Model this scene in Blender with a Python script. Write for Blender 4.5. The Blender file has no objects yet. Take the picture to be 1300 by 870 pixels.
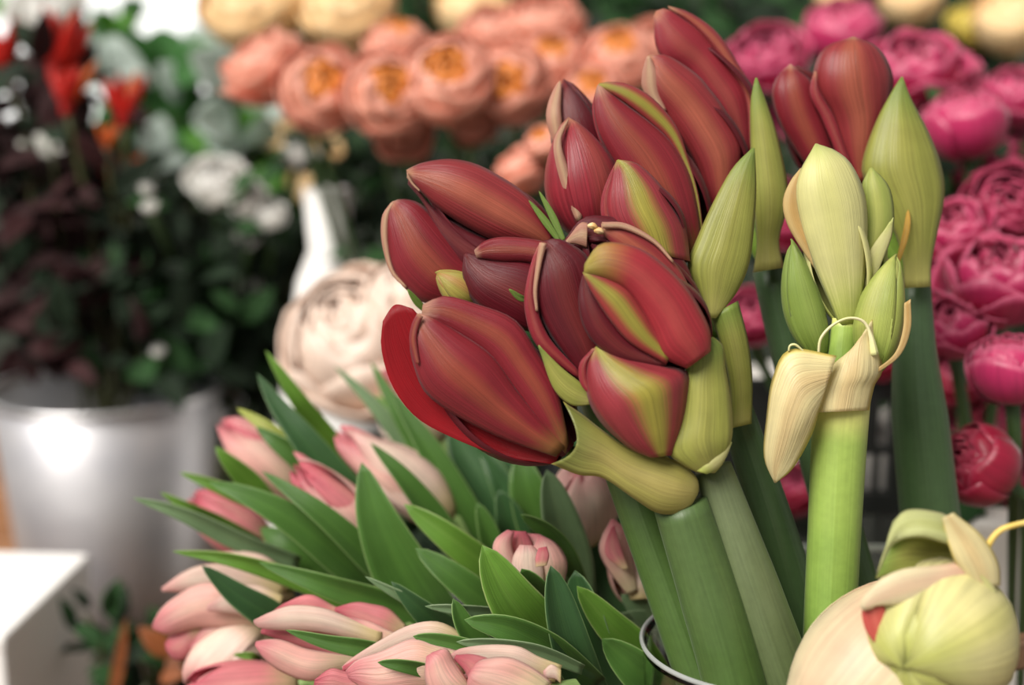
import bpy, math, random
import numpy as np
from mathutils import Vector, Matrix

# ---------------------------------------------------------------- camera
scene = bpy.context.scene
COL = scene.collection
PITCH = math.radians(12.0)
CAM = np.array([0.0, 0.0, 0.62])
FPX = 1300 * 50.0 / 36.0
FWD = np.array([0.0, math.cos(PITCH), -math.sin(PITCH)])
UP = np.array([0.0, math.sin(PITCH), math.cos(PITCH)])
RIGHT = np.array([1.0, 0.0, 0.0])
cam_data = bpy.data.cameras.new('camera')
cam_data.lens = 50.0
cam_data.sensor_width = 36.0
cam_data.clip_start = 0.01
cam_data.dof.use_dof = True
cam_data.dof.focus_distance = 0.65
cam_data.dof.aperture_fstop = 3.1
cam = bpy.data.objects.new('camera', cam_data)
cam.location = CAM
cam.rotation_euler = (math.radians(90) - PITCH, 0, 0)
COL.objects.link(cam)
scene.camera = cam

# ---------------------------------------------------------------- world, light, exposure
world = bpy.data.worlds.new('daylight')
scene.world = world
world.use_nodes = True
world.node_tree.nodes['Background'].inputs[0].default_value = (1.0, 0.965, 0.92, 1)
world.node_tree.nodes['Background'].inputs[1].default_value = 0.31
sun_data = bpy.data.lights.new('soft_daylight', 'SUN')
sun_data.energy = 4.8
sun_data.angle = math.radians(38)
sun_data.color = (1.0, 0.955, 0.89)
sun = bpy.data.objects.new('soft_daylight', sun_data)
sun.rotation_euler = Vector((-0.47, -0.50, 0.73)).to_track_quat('Z', 'Y').to_euler()
COL.objects.link(sun)
scene.view_settings.view_transform = 'Standard'
scene.view_settings.look = 'None'
scene.view_settings.exposure = 0.15
scene.view_settings.gamma = 1.0
scene.view_settings.use_curve_mapping = False


# ---------------------------------------------------------------- helpers
NEAR = [1.0, 0.64]   # how tightly the stalks of one bunch stand together in depth


def P(x, y, d):
    """pixel of the 1300x870 frame and distance (m) -> point of the place"""
    d = NEAR[1] + (d - NEAR[1]) * NEAR[0]
    return CAM + d * FWD + d * (x - 650.0) / FPX * RIGHT + d * (435.0 - y) / FPX * UP


def px(n, d):
    return n * d / FPX


def unit(v):
    v = np.asarray(v, float)
    n = np.linalg.norm(v)
    return v / n if n > 1e-12 else v


def S(r, g, b):
    def f(c):
        c /= 255.0
        return c / 12.92 if c <= 0.04045 else ((c + 0.055) / 1.055) ** 2.4
    return (f(r), f(g), f(b), 1.0)


def spline(pts, n):
    """Catmull-Rom through pts (k x 3), n samples, about even in arc length"""
    p = np.asarray(pts, float)
    if len(p) == 1:
        return np.repeat(p, n, 0)
    if len(p) == 2:
        return np.array([p[0] + (p[1] - p[0]) * t for t in np.linspace(0, 1, n)])
    q = np.vstack([2 * p[0] - p[1], p, 2 * p[-1] - p[-2]])
    out = []
    for i in range(1, len(q) - 2):
        a, b, c, e = q[i - 1], q[i], q[i + 1], q[i + 2]
        for t in np.linspace(0, 1, 12, endpoint=False):
            out.append(0.5 * (2 * b + (c - a) * t + (2 * a - 5 * b + 4 * c - e) * t * t + (3 * b - a - 3 * c + e) * t ** 3))
    out.append(p[-1])
    out = np.array(out)
    s = np.concatenate([[0], np.cumsum(np.linalg.norm(np.diff(out, axis=0), axis=1))])
    u = np.linspace(0, s[-1], n)
    return np.stack([np.interp(u, s, out[:, k]) for k in range(3)], 1)


def mesh_from(name, verts, faces, uvs=None, mat=None, smooth=True):
    me = bpy.data.meshes.new(name)
    me.from_pydata([tuple(v) for v in verts], [], faces)
    if uvs is not None:
        lay = me.uv_layers.new(name='UVMap')
        li = np.empty(len(me.loops), dtype=np.int32)
        me.loops.foreach_get('vertex_index', li)
        lay.data.foreach_set('uv', np.asarray(uvs, float)[li].ravel())
    if smooth:
        me.polygons.foreach_set('use_smooth', [True] * len(me.polygons))
    if mat:
        me.materials.append(mat)
    me.update()
    return me


def grid_data(pts, thick):
    """pts nv x nu x 3 -> closed thin shell (verts, faces, uvs)"""
    nv, nu, _ = pts.shape
    du = np.gradient(pts, axis=1)
    dv = np.gradient(pts, axis=0)
    n = np.cross(du, dv)
    ln = np.linalg.norm(n, axis=2, keepdims=True)
    n = n / np.maximum(ln, 1e-12)
    uu, vv = np.meshgrid(np.linspace(0, 1, nu), np.linspace(0, 1, nv))
    # thin out towards the margin
    edge = 1 - np.abs(uu * 2 - 1) ** 4 * 0.6
    a = pts + n * (thick * 0.5 * edge)[..., None]
    b = pts - n * (thick * 0.5 * edge)[..., None]
    verts = np.vstack([a.reshape(-1, 3), b.reshape(-1, 3)])
    uvs = np.stack([uu.ravel(), vv.ravel()], 1)
    uvs = np.vstack([uvs, uvs])
    N = nu * nv
    faces = []
    for j in range(nv - 1):
        for i in range(nu - 1):
            k = j * nu + i
            faces.append((k, k + 1, k + nu + 1, k + nu))
            faces.append((N + k, N + k + nu, N + k + nu + 1, N + k + 1))
    for j in range(nv - 1):
        k = j * nu
        faces.append((k, k + nu, N + k + nu, N + k))
        k = j * nu + nu - 1
        faces.append((k, N + k, N + k + nu, k + nu))
    for i in range(nu - 1):
        faces.append((i, N + i, N + i + 1, i + 1))
        k = (nv - 1) * nu + i
        faces.append((k, k + 1, N + k + 1, N + k))
    return verts, faces, uvs


def origin_of(parent):
    while parent is not None and parent.parent is not None:
        parent = parent.parent
    return np.array(parent.location) if parent is not None else np.zeros(3)


def link(name, me, parent=None):
    o = bpy.data.objects.new(name, me)
    COL.objects.link(o)
    if parent is not None:
        o.parent = parent
    return o


def grid_obj(name, pts, mat, parent=None, thick=0.0006):
    v, f, uv = grid_data(np.asarray(pts), thick)
    return link(name, mesh_from(name, v - origin_of(parent), f, uv, mat), parent)


def tube_data(path, radii, nseg=16, nlen=None, flat=1.0, cap=True):
    nlen = nlen or max(8, 3 * len(path))
    c = spline(path, nlen)
    r = np.interp(np.linspace(0, 1, nlen), np.linspace(0, 1, len(radii)), radii)
    tang = np.gradient(c, axis=0)
    verts, uvs, faces = [], [], []
    ref = unit(CAM - c[0])
    for i in range(nlen):
        t = unit(tang[i])
        e1 = unit(ref - t * np.dot(ref, t))
        e2 = np.cross(t, e1)
        ref = e1
        for k in range(nseg + 1):
            a = 2 * math.pi * k / nseg
            verts.append(c[i] + r[i] * (math.cos(a) * e1 * flat + math.sin(a) * e2))
            uvs.append((k / nseg, i / (nlen - 1)))
    w = nseg + 1
    for i in range(nlen - 1):
        for k in range(nseg):
            faces.append((i * w + k, i * w + k + 1, (i + 1) * w + k + 1, (i + 1) * w + k))
    if cap:
        for i in (0, nlen - 1):
            verts.append(c[i]); uvs.append((0.5, i / (nlen - 1)))
            m = len(verts) - 1
            for k in range(nseg):
                f = (m, i * w + k, i * w + k + 1)
                faces.append(f if i else f[::-1])
    return np.array(verts), faces, uvs


def tube(name, path, radii, mat, parent=None, **kw):
    v, f, uv = tube_data(np.asarray(path, float), radii, **kw)
    return link(name, mesh_from(name, v - origin_of(parent), f, uv, mat), parent)


def lathe_data(profile, nseg=48):
    verts, faces, uvs = [], [], []
    m = len(profile)
    for k in range(nseg + 1):
        a = 2 * math.pi * k / nseg
        for j, (r, z) in enumerate(profile):
            verts.append((r * math.cos(a), r * math.sin(a), z)); uvs.append((k / nseg, j / (m - 1)))
    for k in range(nseg):
        for j in range(m - 1):
            faces.append((k * m + j, (k + 1) * m + j, (k + 1) * m + j + 1, k * m + j + 1))
    return verts, faces, uvs


def box_data(c, s):
    v = []
    for x in (-.5, .5):
        for y in (-.5, .5):
            for z in (-.5, .5):
                v.append((c[0] + x * s[0], c[1] + y * s[1], c[2] + z * s[2]))
    f = [(0, 1, 3, 2), (4, 6, 7, 5), (0, 4, 5, 1), (2, 3, 7, 6), (0, 2, 6, 4), (1, 5, 7, 3)]
    return v, f


def box(name, c, s, mat, parent=None, bevel=0.0):
    v, f = box_data(c, s)
    o = link(name, mesh_from(name, v, f, None, mat, smooth=False), parent)
    if bevel:
        b = o.modifiers.new('bevel', 'BEVEL'); b.width = bevel; b.segments = 2
    return o


def tag(o, label=None, cat=None, group=None, kind=None):
    if label: o['label'] = label
    if cat: o['category'] = cat
    if group: o['group'] = group
    if kind: o['kind'] = kind
    return o


def thing(name, label, cat, loc, group=None):
    o = bpy.data.objects.new(name, None)
    o.empty_display_size = 0.01
    o.location = loc
    COL.objects.link(o)
    return tag(o, label, cat, group)


# ---------------------------------------------------------------- materials
def new_mat(name):
    m = bpy.data.materials.new(name)
    m.use_nodes = True
    nt = m.node_tree
    for n in list(nt.nodes):
        nt.nodes.remove(n)
    return m, nt


class NT:
    def __init__(self, nt):
        self.nt = nt

    def n(self, typ, **kw):
        node = self.nt.nodes.new(typ)
        for k, v in kw.items():
            setattr(node, k, v)
        return node

    def l(self, a, b):
        self.nt.links.new(a, b)

    def val(self, sock, v):
        if isinstance(v, (int, float, tuple, list)):
            sock.default_value = v
        else:
            self.l(v, sock)

    def math(self, op, a, b=0.0, c=None, clamp=False):
        m = self.n('ShaderNodeMath', operation=op, use_clamp=clamp)
        self.val(m.inputs[0], a); self.val(m.inputs[1], b)
        if c is not None: self.val(m.inputs[2], c)
        return m.outputs[0]

    def smooth(self, x, a, b):
        """smoothstep from a to b (b may be less than a)"""
        m = self.n('ShaderNodeMapRange', interpolation_type='SMOOTHSTEP')
        lo, hi = (a, b) if a < b else (b, a)
        self.val(m.inputs['Value'], x)
        m.inputs['From Min'].default_value = lo; m.inputs['From Max'].default_value = hi
        m.inputs['To Min'].default_value = 0 if a < b else 1
        m.inputs['To Max'].default_value = 1 if a < b else 0
        return m.outputs[0]

    def mix(self, f, a, b, blend='MIX'):
        m = self.n('ShaderNodeMix', data_type='RGBA', blend_type=blend)
        self.val(m.inputs[0], f)
        self.val(m.inputs[6], a); self.val(m.inputs[7], b)
        return m.outputs[2]


def petal_mat(name, main, rib=None, ribw=0.35, ribs=0.0, base=None, basev=0.3, tip=None, tipv=0.12, tips=0.6, edge=None,
              edgew=0.1, streak=0.25, rough=0.38, transl=0.18, sheen=0.06, bump=0.5, freq=52.0, side=0.0, mott=0.2, spec=0.42,
              hue=0.0):
    m, nt = new_mat(name)
    t = NT(nt)
    tc = t.n('ShaderNodeTexCoord')
    oi = t.n('ShaderNodeObjectInfo')
    sep = t.n('ShaderNodeSeparateXYZ'); t.l(tc.outputs['UV'], sep.inputs[0])
    u, v = sep.outputs[0], sep.outputs[1]
    off = t.math('MULTIPLY', oi.outputs['Random'], 37.0)
    comb = t.n('ShaderNodeCombineXYZ')
    t.l(t.math('ADD', t.math('MULTIPLY', u, freq), off), comb.inputs[0])
    t.l(t.math('MULTIPLY', v, 1.6), comb.inputs[1]); t.l(off, comb.inputs[2])
    ns = t.n('ShaderNodeTexNoise'); ns.inputs['Scale'].default_value = 1.0; ns.inputs['Detail'].default_value = 3.0
    ns.inputs['Distortion'].default_value = 0.25
    t.l(comb.outputs[0], ns.inputs['Vector'])
    comb2 = t.n('ShaderNodeCombineXYZ')
    t.l(t.math('ADD', t.math('MULTIPLY', u, freq * 2.3), off), comb2.inputs[0]); t.l(t.math('MULTIPLY', v, 0.9), comb2.inputs[1]); t.l(off, comb2.inputs[2])
    nf = t.n('ShaderNodeTexNoise'); nf.inputs['Scale'].default_value = 1.0; nf.inputs['Detail'].default_value = 1.0
    t.l(comb2.outputs[0], nf.inputs['Vector'])
    st = t.math('ADD', t.math('MULTIPLY', ns.outputs[0], 0.6), t.math('MULTIPLY', nf.outputs[0], 0.4))
    nb = t.n('ShaderNodeTexNoise'); nb.inputs['Scale'].default_value = 55.0; nb.inputs['Detail'].default_value = 3.0
    t.l(tc.outputs['Object'], nb.inputs['Vector'])
    blot = nb.outputs[0]
    a = t.math('ABSOLUTE', t.math('MULTIPLY', t.math('SUBTRACT', u, 0.5 + side), 2.0))
    an = t.math('ADD', a, t.math('MULTIPLY', t.math('SUBTRACT', st, 0.5), 0.45))
    col = main
    if rib:
        mk = t.smooth(an, ribw, ribw * 0.15)
        mk = t.math('MULTIPLY', mk, ribs, clamp=True)
        col = t.mix(mk, col, rib)
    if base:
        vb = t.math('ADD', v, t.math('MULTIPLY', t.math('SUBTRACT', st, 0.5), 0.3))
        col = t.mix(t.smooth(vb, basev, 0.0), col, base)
    if tip:
        vt = t.math('ADD', v, t.math('MULTIPLY', t.math('SUBTRACT', st, 0.5), 0.12))
        mk = t.math('MULTIPLY', t.smooth(vt, 1 - tipv, 1.0), tips, clamp=True)
        col = t.mix(mk, col, tip)
    if edge:
        ae = t.math('ABSOLUTE', t.math('MULTIPLY', t.math('SUBTRACT', u, 0.5), 2.0))
        col = t.mix(t.smooth(ae, 1 - edgew, 1.0), col, edge)
    g = t.math('ADD', 1 - streak * 0.5 * 2 * 0.5, t.math('MULTIPLY', t.math('SUBTRACT', st, 0.5), 3.4 * streak))
    g = t.math('ADD', g, t.math('MULTIPLY', t.math('SUBTRACT', blot, 0.5), 2 * mott))
    cg = t.n('ShaderNodeCombineXYZ')
    for k in range(3): t.l(g, cg.inputs[k])
    col = t.mix(1.0, col, cg.outputs[0], 'MULTIPLY')
    if hue:
        hs = t.n('ShaderNodeHueSaturation')
        t.l(t.math('ADD', 1 - hue, t.math('MULTIPLY', oi.outputs['Random'], 2 * hue)), hs.inputs['Value'])
        t.l(col, hs.inputs['Color']); col = hs.outputs[0]
    bs = t.n('ShaderNodeBsdfPrincipled')
    t.l(col, bs.inputs['Base Color'])
    bs.inputs['Roughness'].default_value = rough
    bs.inputs['Specular IOR Level'].default_value = spec
    bs.inputs['Sheen Weight'].default_value = sheen
    bs.inputs['Sheen Roughness'].default_value = 0.4
    if bump:
        bp = t.n('ShaderNodeBump'); bp.inputs['Strength'].default_value = bump; bp.inputs['Distance'].default_value = 0.0008
        t.l(st, bp.inputs['Height']); t.l(bp.outputs[0], bs.inputs['Normal'])
    out = t.n('ShaderNodeOutputMaterial')
    if transl:
        tr = t.n('ShaderNodeBsdfTranslucent'); t.l(col, tr.inputs[0])
        mx = t.n('ShaderNodeMixShader'); mx.inputs[0].default_value = transl
        t.l(bs.outputs[0], mx.inputs[1]); t.l(tr.outputs[0], mx.inputs[2]); t.l(mx.outputs[0], out.inputs[0])
    else:
        t.l(bs.outputs[0], out.inputs[0])
    return m


def plain_mat(name, c1, c2=None, scale=20.0, rough=0.5, metal=0.0, bump=0.0, stretch=(1, 1, 1), spec=0.5, detail=4.0):
    m, nt = new_mat(name)
    t = NT(nt)
    bs = t.n('ShaderNodeBsdfPrincipled')
    bs.inputs['Roughness'].default_value = rough
    bs.inputs['Metallic'].default_value = metal
    bs.inputs['Specular IOR Level'].default_value = spec
    tc = t.n('ShaderNodeTexCoord'); mp = t.n('ShaderNodeMapping'); mp.inputs['Scale'].default_value = stretch
    t.l(tc.outputs['Object'], mp.inputs[0])
    ns = t.n('ShaderNodeTexNoise'); ns.inputs['Scale'].default_value = scale; ns.inputs['Detail'].default_value = detail
    t.l(mp.outputs[0], ns.inputs['Vector'])
    t.l(t.mix(t.smooth(ns.outputs[0], 0.3, 0.7), c1, c2 or c1), bs.inputs['Base Color'])
    if bump:
        bp = t.n('ShaderNodeBump'); bp.inputs['Strength'].default_value = bump; bp.inputs['Distance'].default_value = 0.002
        t.l(ns.outputs[0], bp.inputs['Height']); t.l(bp.outputs[0], bs.inputs['Normal'])
    out = t.n('ShaderNodeOutputMaterial'); t.l(bs.outputs[0], out.inputs[0])
    return m


def stem_mat(name, low, high, band=None, bandv=0.06, streak=0.3, rough=0.42, sheen=0.12):
    """stem: UV.v runs from the foot to the top"""
    m, nt = new_mat(name)
    t = NT(nt)
    tc = t.n('ShaderNodeTexCoord')
    sep = t.n('ShaderNodeSeparateXYZ'); t.l(tc.outputs['UV'], sep.inputs[0])
    u, v = sep.outputs[0], sep.outputs[1]
    comb = t.n('ShaderNodeCombineXYZ')
    ang = t.math('MULTIPLY', u, 2 * math.pi)
    t.l(t.math('MULTIPLY', t.math('SINE', ang), 5.0), comb.inputs[0])
    t.l(t.math('MULTIPLY', t.math('COSINE', ang), 5.0), comb.inputs[1])
    t.l(t.math('MULTIPLY', v, 2.2), comb.inputs[2])
    ns = t.n('ShaderNodeTexNoise'); ns.inputs['Scale'].default_value = 1.6; ns.inputs['Detail'].default_value = 4
    t.l(comb.outputs[0], ns.inputs['Vector'])
    nb = t.n('ShaderNodeTexNoise'); nb.inputs['Scale'].default_value = 260; nb.inputs['Detail'].default_value = 2
    t.l(tc.outputs['Object'], nb.inputs['Vector'])
    nc = t.n('ShaderNodeTexNoise'); nc.inputs['Scale'].default_value = 22; nc.inputs['Detail'].default_value = 3
    t.l(tc.outputs['Object'], nc.inputs['Vector'])
    col = t.mix(t.smooth(t.math('ADD', v, t.math('MULTIPLY', t.math('SUBTRACT', nc.outputs[0], 0.5), 0.5)), 0.35, 0.95), low, high)
    if band:
        col = t.mix(t.smooth(v, 1 - bandv, 1 - bandv * 0.2), col, band)
    g = t.math('ADD', 1.0, t.math('MULTIPLY', t.math('SUBTRACT', ns.outputs[0], 0.5), 2 * streak))
    g = t.math('ADD', g, t.math('MULTIPLY', t.math('SUBTRACT', nb.outputs[0], 0.5), 0.25))
    cg = t.n('ShaderNodeCombineXYZ')
    for k in range(3): t.l(g, cg.inputs[k])
    col = t.mix(1.0, col, cg.outputs[0], 'MULTIPLY')
    bs = t.n('ShaderNodeBsdfPrincipled'); t.l(col, bs.inputs['Base Color'])
    bs.inputs['Roughness'].default_value = rough
    bs.inputs['Specular IOR Level'].default_value = 0.4
    bs.inputs['Sheen Weight'].default_value = sheen
    bs.inputs['Sheen Roughness'].default_value = 0.35
    bs.inputs['Sheen Tint'].default_value = S(210, 220, 205)
    bp = t.n('ShaderNodeBump'); bp.inputs['Strength'].default_value = 0.25; bp.inputs['Distance'].default_value = 0.0006
    t.l(ns.outputs[0], bp.inputs['Height']); t.l(bp.outputs[0], bs.inputs['Normal'])
    out = t.n('ShaderNodeOutputMaterial'); t.l(bs.outputs[0], out.inputs[0])
    return m


def glass_mat(name, tint=(0.95, 0.98, 0.96, 1), rough=0.02):
    m, nt = new_mat(name)
    t = NT(nt)
    bs = t.n('ShaderNodeBsdfPrincipled')
    bs.inputs['Base Color'].default_value = tint
    bs.inputs['Roughness'].default_value = rough
    bs.inputs['Transmission Weight'].default_value = 1.0
    bs.inputs['IOR'].default_value = 1.45
    out = t.n('ShaderNodeOutputMaterial'); t.l(bs.outputs[0], out.inputs[0])
    return m


RED = S(140, 38, 48)
OLIVE = S(158, 148, 62)
M = {}
M['am_red'] = petal_mat('amaryllis_red', RED, S(166, 90, 58), 0.5, 0.5, tip=S(226, 180, 150), tipv=0.1, streak=0.34, base=S(140, 96, 50), basev=0.18)
M['am_redder'] = petal_mat('amaryllis_bright_red', S(156, 44, 56), S(172, 96, 76), 0.5, 0.35, tip=S(206, 150, 116), tipv=0.1, streak=0.36)
M['am_dark'] = petal_mat('amaryllis_dark_red', S(102, 22, 34), S(126, 48, 42), 0.5, 0.5, streak=0.4)
M['am_inner'] = petal_mat('amaryllis_scarlet_inner', S(164, 18, 30), streak=0.25, transl=0.35)
M['am_copper'] = petal_mat('amaryllis_copper', S(152, 52, 56), S(188, 108, 78), 0.6, 0.6, streak=0.38, tip=S(214, 170, 130), tipv=0.08)
M['am_olive'] = petal_mat('amaryllis_olive_rib', S(160, 60, 58), OLIVE, 0.7, 1.0, streak=0.36, tip=S(190, 180, 90), tipv=0.1)
M['am_olive_full'] = petal_mat('amaryllis_olive', S(172, 158, 76), S(180, 120, 74), 0.4, 0.6, streak=0.28)
M['am_pale'] = petal_mat('amaryllis_pale_margin', S(196, 140, 118), S(214, 176, 140), 0.6, 0.8, streak=0.3)
M['am_green_red'] = petal_mat('amaryllis_green_over_red', S(158, 56, 64), S(168, 160, 66), 0.55, 0.95, side=0.06, streak=0.4, tip=S(186, 188, 92), tipv=0.15)
M['am_red_tip'] = petal_mat('amaryllis_red_olive_tip', S(170, 48, 58), S(180, 84, 74), 0.5, 0.4, tip=S(176, 160, 72), tipv=0.34, tips=1.0, streak=0.36)
M['spathe'] = petal_mat('spathe_olive', S(166, 168, 82), S(186, 182, 98), 0.6, 0.5, base=S(206, 200, 116), basev=0.22, tip=S(128, 156, 70), tipv=0.3, tips=0.8, streak=0.3, edge=S(178, 172, 92), transl=0.3, freq=26)
M['spathe_tan'] = petal_mat('spathe_tan_olive', S(160, 152, 80), S(176, 160, 96), 0.6, 0.6, base=S(200, 188, 112), basev=0.2, tip=S(110, 122, 58), tipv=0.35, tips=0.7, streak=0.26, edge=S(186, 172, 84), transl=0.2, freq=20)
M['spathe_lit'] = petal_mat('spathe_lit_curl', S(200, 204, 140), S(176, 180, 104), 0.5, 0.5, base=S(190, 170, 110), basev=0.2, streak=0.25, transl=0.2)  # paler spathe copy; bright light on the curl painted into its colour
M['wither'] = petal_mat('withered_spathe', S(244, 230, 176), S(236, 206, 150), 0.5, 0.6, edge=S(226, 206, 104), edgew=0.18, streak=0.22, transl=0.35, bump=0.8, freq=22)
M['cream_green'] = petal_mat('cream_green_bud', S(226, 222, 154), S(220, 218, 138), 0.5, 0.5, base=S(190, 200, 100), basev=0.35, tip=S(190, 202, 110), tipv=0.2, streak=0.14, transl=0.3, sheen=0.1)
M['cream_tan'] = petal_mat('cream_tan_margin', S(222, 192, 130), S(206, 160, 90), 0.6, 0.6, streak=0.2, transl=0.3)
M['lime_bud'] = petal_mat('lime_bud', S(178, 190, 96), S(196, 198, 110), 0.5, 0.7, base=S(130, 156, 60), basev=0.4, streak=0.2, transl=0.25)
M['green_bud'] = petal_mat('green_bud', S(134, 156, 72), S(150, 168, 84), 0.5, 0.5, base=S(116, 142, 58), streak=0.2, transl=0.2)
M['cream_pink'] = petal_mat('cream_pink_bud', S(238, 224, 186), S(234, 196, 166), 0.7, 0.6, base=S(234, 190, 162), basev=0.5, streak=0.16, transl=0.3, freq=30, sheen=0.1)
M['cream_yellow'] = petal_mat('cream_yellow_bud', S(234, 226, 162), S(222, 218, 132), 0.3, 0.6, base=S(240, 226, 176), basev=0.3, tip=S(184, 196, 90), tipv=0.3, tips=0.6, streak=0.2, transl=0.3, freq=24, sheen=0.1)
M['dry_orange'] = petal_mat('dry_orange', S(206, 160, 66), S(220, 180, 96), 0.5, 0.5, streak=0.3)
M['bract'] = petal_mat('bracteole_green', S(128, 158, 70), S(150, 170, 90), 0.4, 0.5, streak=0.2)
M['anther'] = plain_mat('anther', S(204, 160, 96), S(226, 196, 150), 200, 0.6)
M['stem_dark'] = stem_mat('amaryllis_stem_blue_green', S(72, 98, 46), S(78, 100, 56), S(74, 96, 52))
M['stem_grey'] = stem_mat('amaryllis_stem_grey_green', S(84, 98, 60), S(104, 116, 82), S(96, 108, 68))
M['stem_deep'] = stem_mat('amaryllis_stem_deep_green', S(64, 88, 50), S(70, 94, 62), S(68, 92, 58))
M['stem_light'] = stem_mat('amaryllis_stem_light_green', S(120, 150, 66), S(150, 174, 84), S(206, 206, 120), 0.12, streak=0.15)
M['pedicel'] = stem_mat('pedicel_green', S(116, 146, 56), S(140, 160, 70))
M['tu_pink'] = petal_mat('tulip_pink', S(248, 192, 180), S(248, 214, 194), 0.45, 0.6, base=S(232, 214, 172), basev=0.55, tip=S(226, 120, 136), tipv=0.35, tips=0.8, edge=S(246, 200, 190), edgew=0.2, streak=0.3, transl=0.3, bump=0.6, sheen=0.05, hue=0.06)
M['tu_deep'] = petal_mat('tulip_deep_pink', S(230, 140, 144), S(236, 168, 158), 0.45, 0.6, base=S(232, 206, 160), basev=0.4, tip=S(216, 96, 116), tipv=0.4, tips=0.8, streak=0.3, transl=0.3, bump=0.6, sheen=0.05, hue=0.06)
M['tu_cream'] = petal_mat('tulip_cream_pink', S(250, 218, 202), S(250, 232, 212), 0.5, 0.6, base=S(228, 208, 150), basev=0.4, tip=S(232, 160, 160), tipv=0.3, tips=0.7, streak=0.3, transl=0.3, bump=0.6, sheen=0.05, hue=0.05)
LE = S(150, 180, 110)
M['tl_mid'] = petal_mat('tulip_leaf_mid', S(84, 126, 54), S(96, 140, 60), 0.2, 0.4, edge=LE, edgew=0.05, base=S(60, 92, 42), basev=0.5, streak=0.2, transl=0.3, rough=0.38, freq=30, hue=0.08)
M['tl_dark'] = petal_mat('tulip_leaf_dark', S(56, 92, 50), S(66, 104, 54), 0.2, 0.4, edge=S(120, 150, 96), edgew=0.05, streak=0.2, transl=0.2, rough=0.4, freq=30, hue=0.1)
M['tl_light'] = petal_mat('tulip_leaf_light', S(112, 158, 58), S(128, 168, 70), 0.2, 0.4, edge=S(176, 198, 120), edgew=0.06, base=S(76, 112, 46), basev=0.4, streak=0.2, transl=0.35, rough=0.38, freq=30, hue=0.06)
M['tl_yellow'] = petal_mat('tulip_leaf_yellow', S(176, 186, 90), S(204, 196, 120), 0.3, 0.6, streak=0.2, transl=0.3)
M['tl_grey'] = petal_mat('tulip_leaf_grey_green', S(120, 148, 104), S(132, 158, 110), 0.2, 0.4, edge=S(160, 180, 140), edgew=0.06, streak=0.2, transl=0.25)
M['ro_mag'] = petal_mat('rose_magenta', S(206, 54, 108), tip=S(222, 116, 146), tipv=0.14, tips=0.7, base=S(150, 26, 70), basev=0.4, streak=0.2, transl=0.22, sheen=0.2, hue=0.06, freq=14)
M['ro_magd'] = petal_mat('rose_deep_magenta', S(168, 36, 78), tip=S(200, 84, 116), tipv=0.12, tips=0.7, base=S(116, 16, 48), basev=0.4, streak=0.22, transl=0.2, sheen=0.2, hue=0.06, freq=14)
M['ro_magr'] = petal_mat('rose_crimson', S(164, 30, 60), tip=S(190, 70, 96), tipv=0.1, tips=0.7, base=S(110, 14, 36), basev=0.4, streak=0.2, transl=0.2, sheen=0.2, hue=0.05, freq=14)
M['ro_peach'] = petal_mat('rose_peach', S(242, 160, 134), tip=S(246, 186, 164), tipv=0.2, tips=0.6, base=S(232, 130, 92), basev=0.4, streak=0.12, transl=0.25, sheen=0.1, hue=0.05, freq=12)
M['ro_orange'] = petal_mat('rose_orange_heart', S(240, 140, 52), tip=S(246, 166, 90), tipv=0.2, tips=0.5, base=S(226, 108, 30), basev=0.5, streak=0.12, transl=0.25, sheen=0.1, hue=0.05, freq=12)
M['ro_apri'] = petal_mat('rose_apricot', S(255, 224, 172), tip=S(246, 208, 150), tipv=0.2, tips=0.6, base=S(252, 214, 150), basev=0.4, streak=0.06, transl=0.2, sheen=0.0, mott=0.05, bump=0.1, hue=0.03, freq=12)
M['ro_cream'] = petal_mat('rose_cream', S(246, 222, 204), tip=S(250, 230, 216), tipv=0.2, tips=0.6, base=S(246, 222, 190), basev=0.5, streak=0.1, transl=0.25, sheen=0.1, hue=0.04, freq=12)
M['ro_white'] = petal_mat('blossom_white', S(240, 238, 232), tip=S(250, 250, 248), base=S(226, 226, 200), streak=0.08, transl=0.25, sheen=0.1, hue=0.03)
M['ro_yellow'] = petal_mat('blossom_yellow', S(240, 220, 110), base=S(220, 180, 60), streak=0.1, transl=0.25)
M['flame'] = petal_mat('flame_red', S(206, 26, 18), S(216, 48, 22), 0.4, 0.6, base=S(120, 20, 20), basev=0.3, tip=S(222, 70, 26), streak=0.25, transl=0.35)
M['flame_or'] = petal_mat('flame_orange', S(226, 96, 36), S(236, 140, 50), 0.4, 0.7, base=S(160, 40, 20), basev=0.3, streak=0.25, transl=0.35)
M['lf_green'] = petal_mat('leaf_green', S(44, 78, 40), S(60, 92, 50), 0.15, 0.6, streak=0.2, transl=0.2, rough=0.6, spec=0.2, hue=0.3)
M['lf_dark'] = petal_mat('leaf_dark_green', S(30, 46, 30), S(40, 58, 36), 0.15, 0.6, streak=0.2, transl=0.1, rough=0.6, spec=0.2, hue=0.35)
M['lf_maroon'] = petal_mat('leaf_maroon', S(48, 22, 24), S(62, 30, 28), 0.2, 0.6, streak=0.2, transl=0.1, rough=0.6, spec=0.2, hue=0.35)
M['lf_bright'] = petal_mat('leaf_bright_green', S(112, 176, 70), S(130, 186, 84), 0.15, 0.6, streak=0.15, transl=0.55, hue=0.12)
M['lf_mid'] = petal_mat('leaf_mid_green', S(78, 136, 70), S(92, 146, 80), 0.15, 0.6, streak=0.15, transl=0.5, hue=0.2)
M['lf_sage'] = petal_mat('leaf_sage', S(206, 220, 212), S(216, 228, 220), 0.15, 0.6, streak=0.1, transl=0.45, hue=0.1)
M['lf_brown'] = petal_mat('leaf_dry_brown', S(150, 84, 44), S(166, 104, 60), 0.2, 0.5, streak=0.3)
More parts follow.
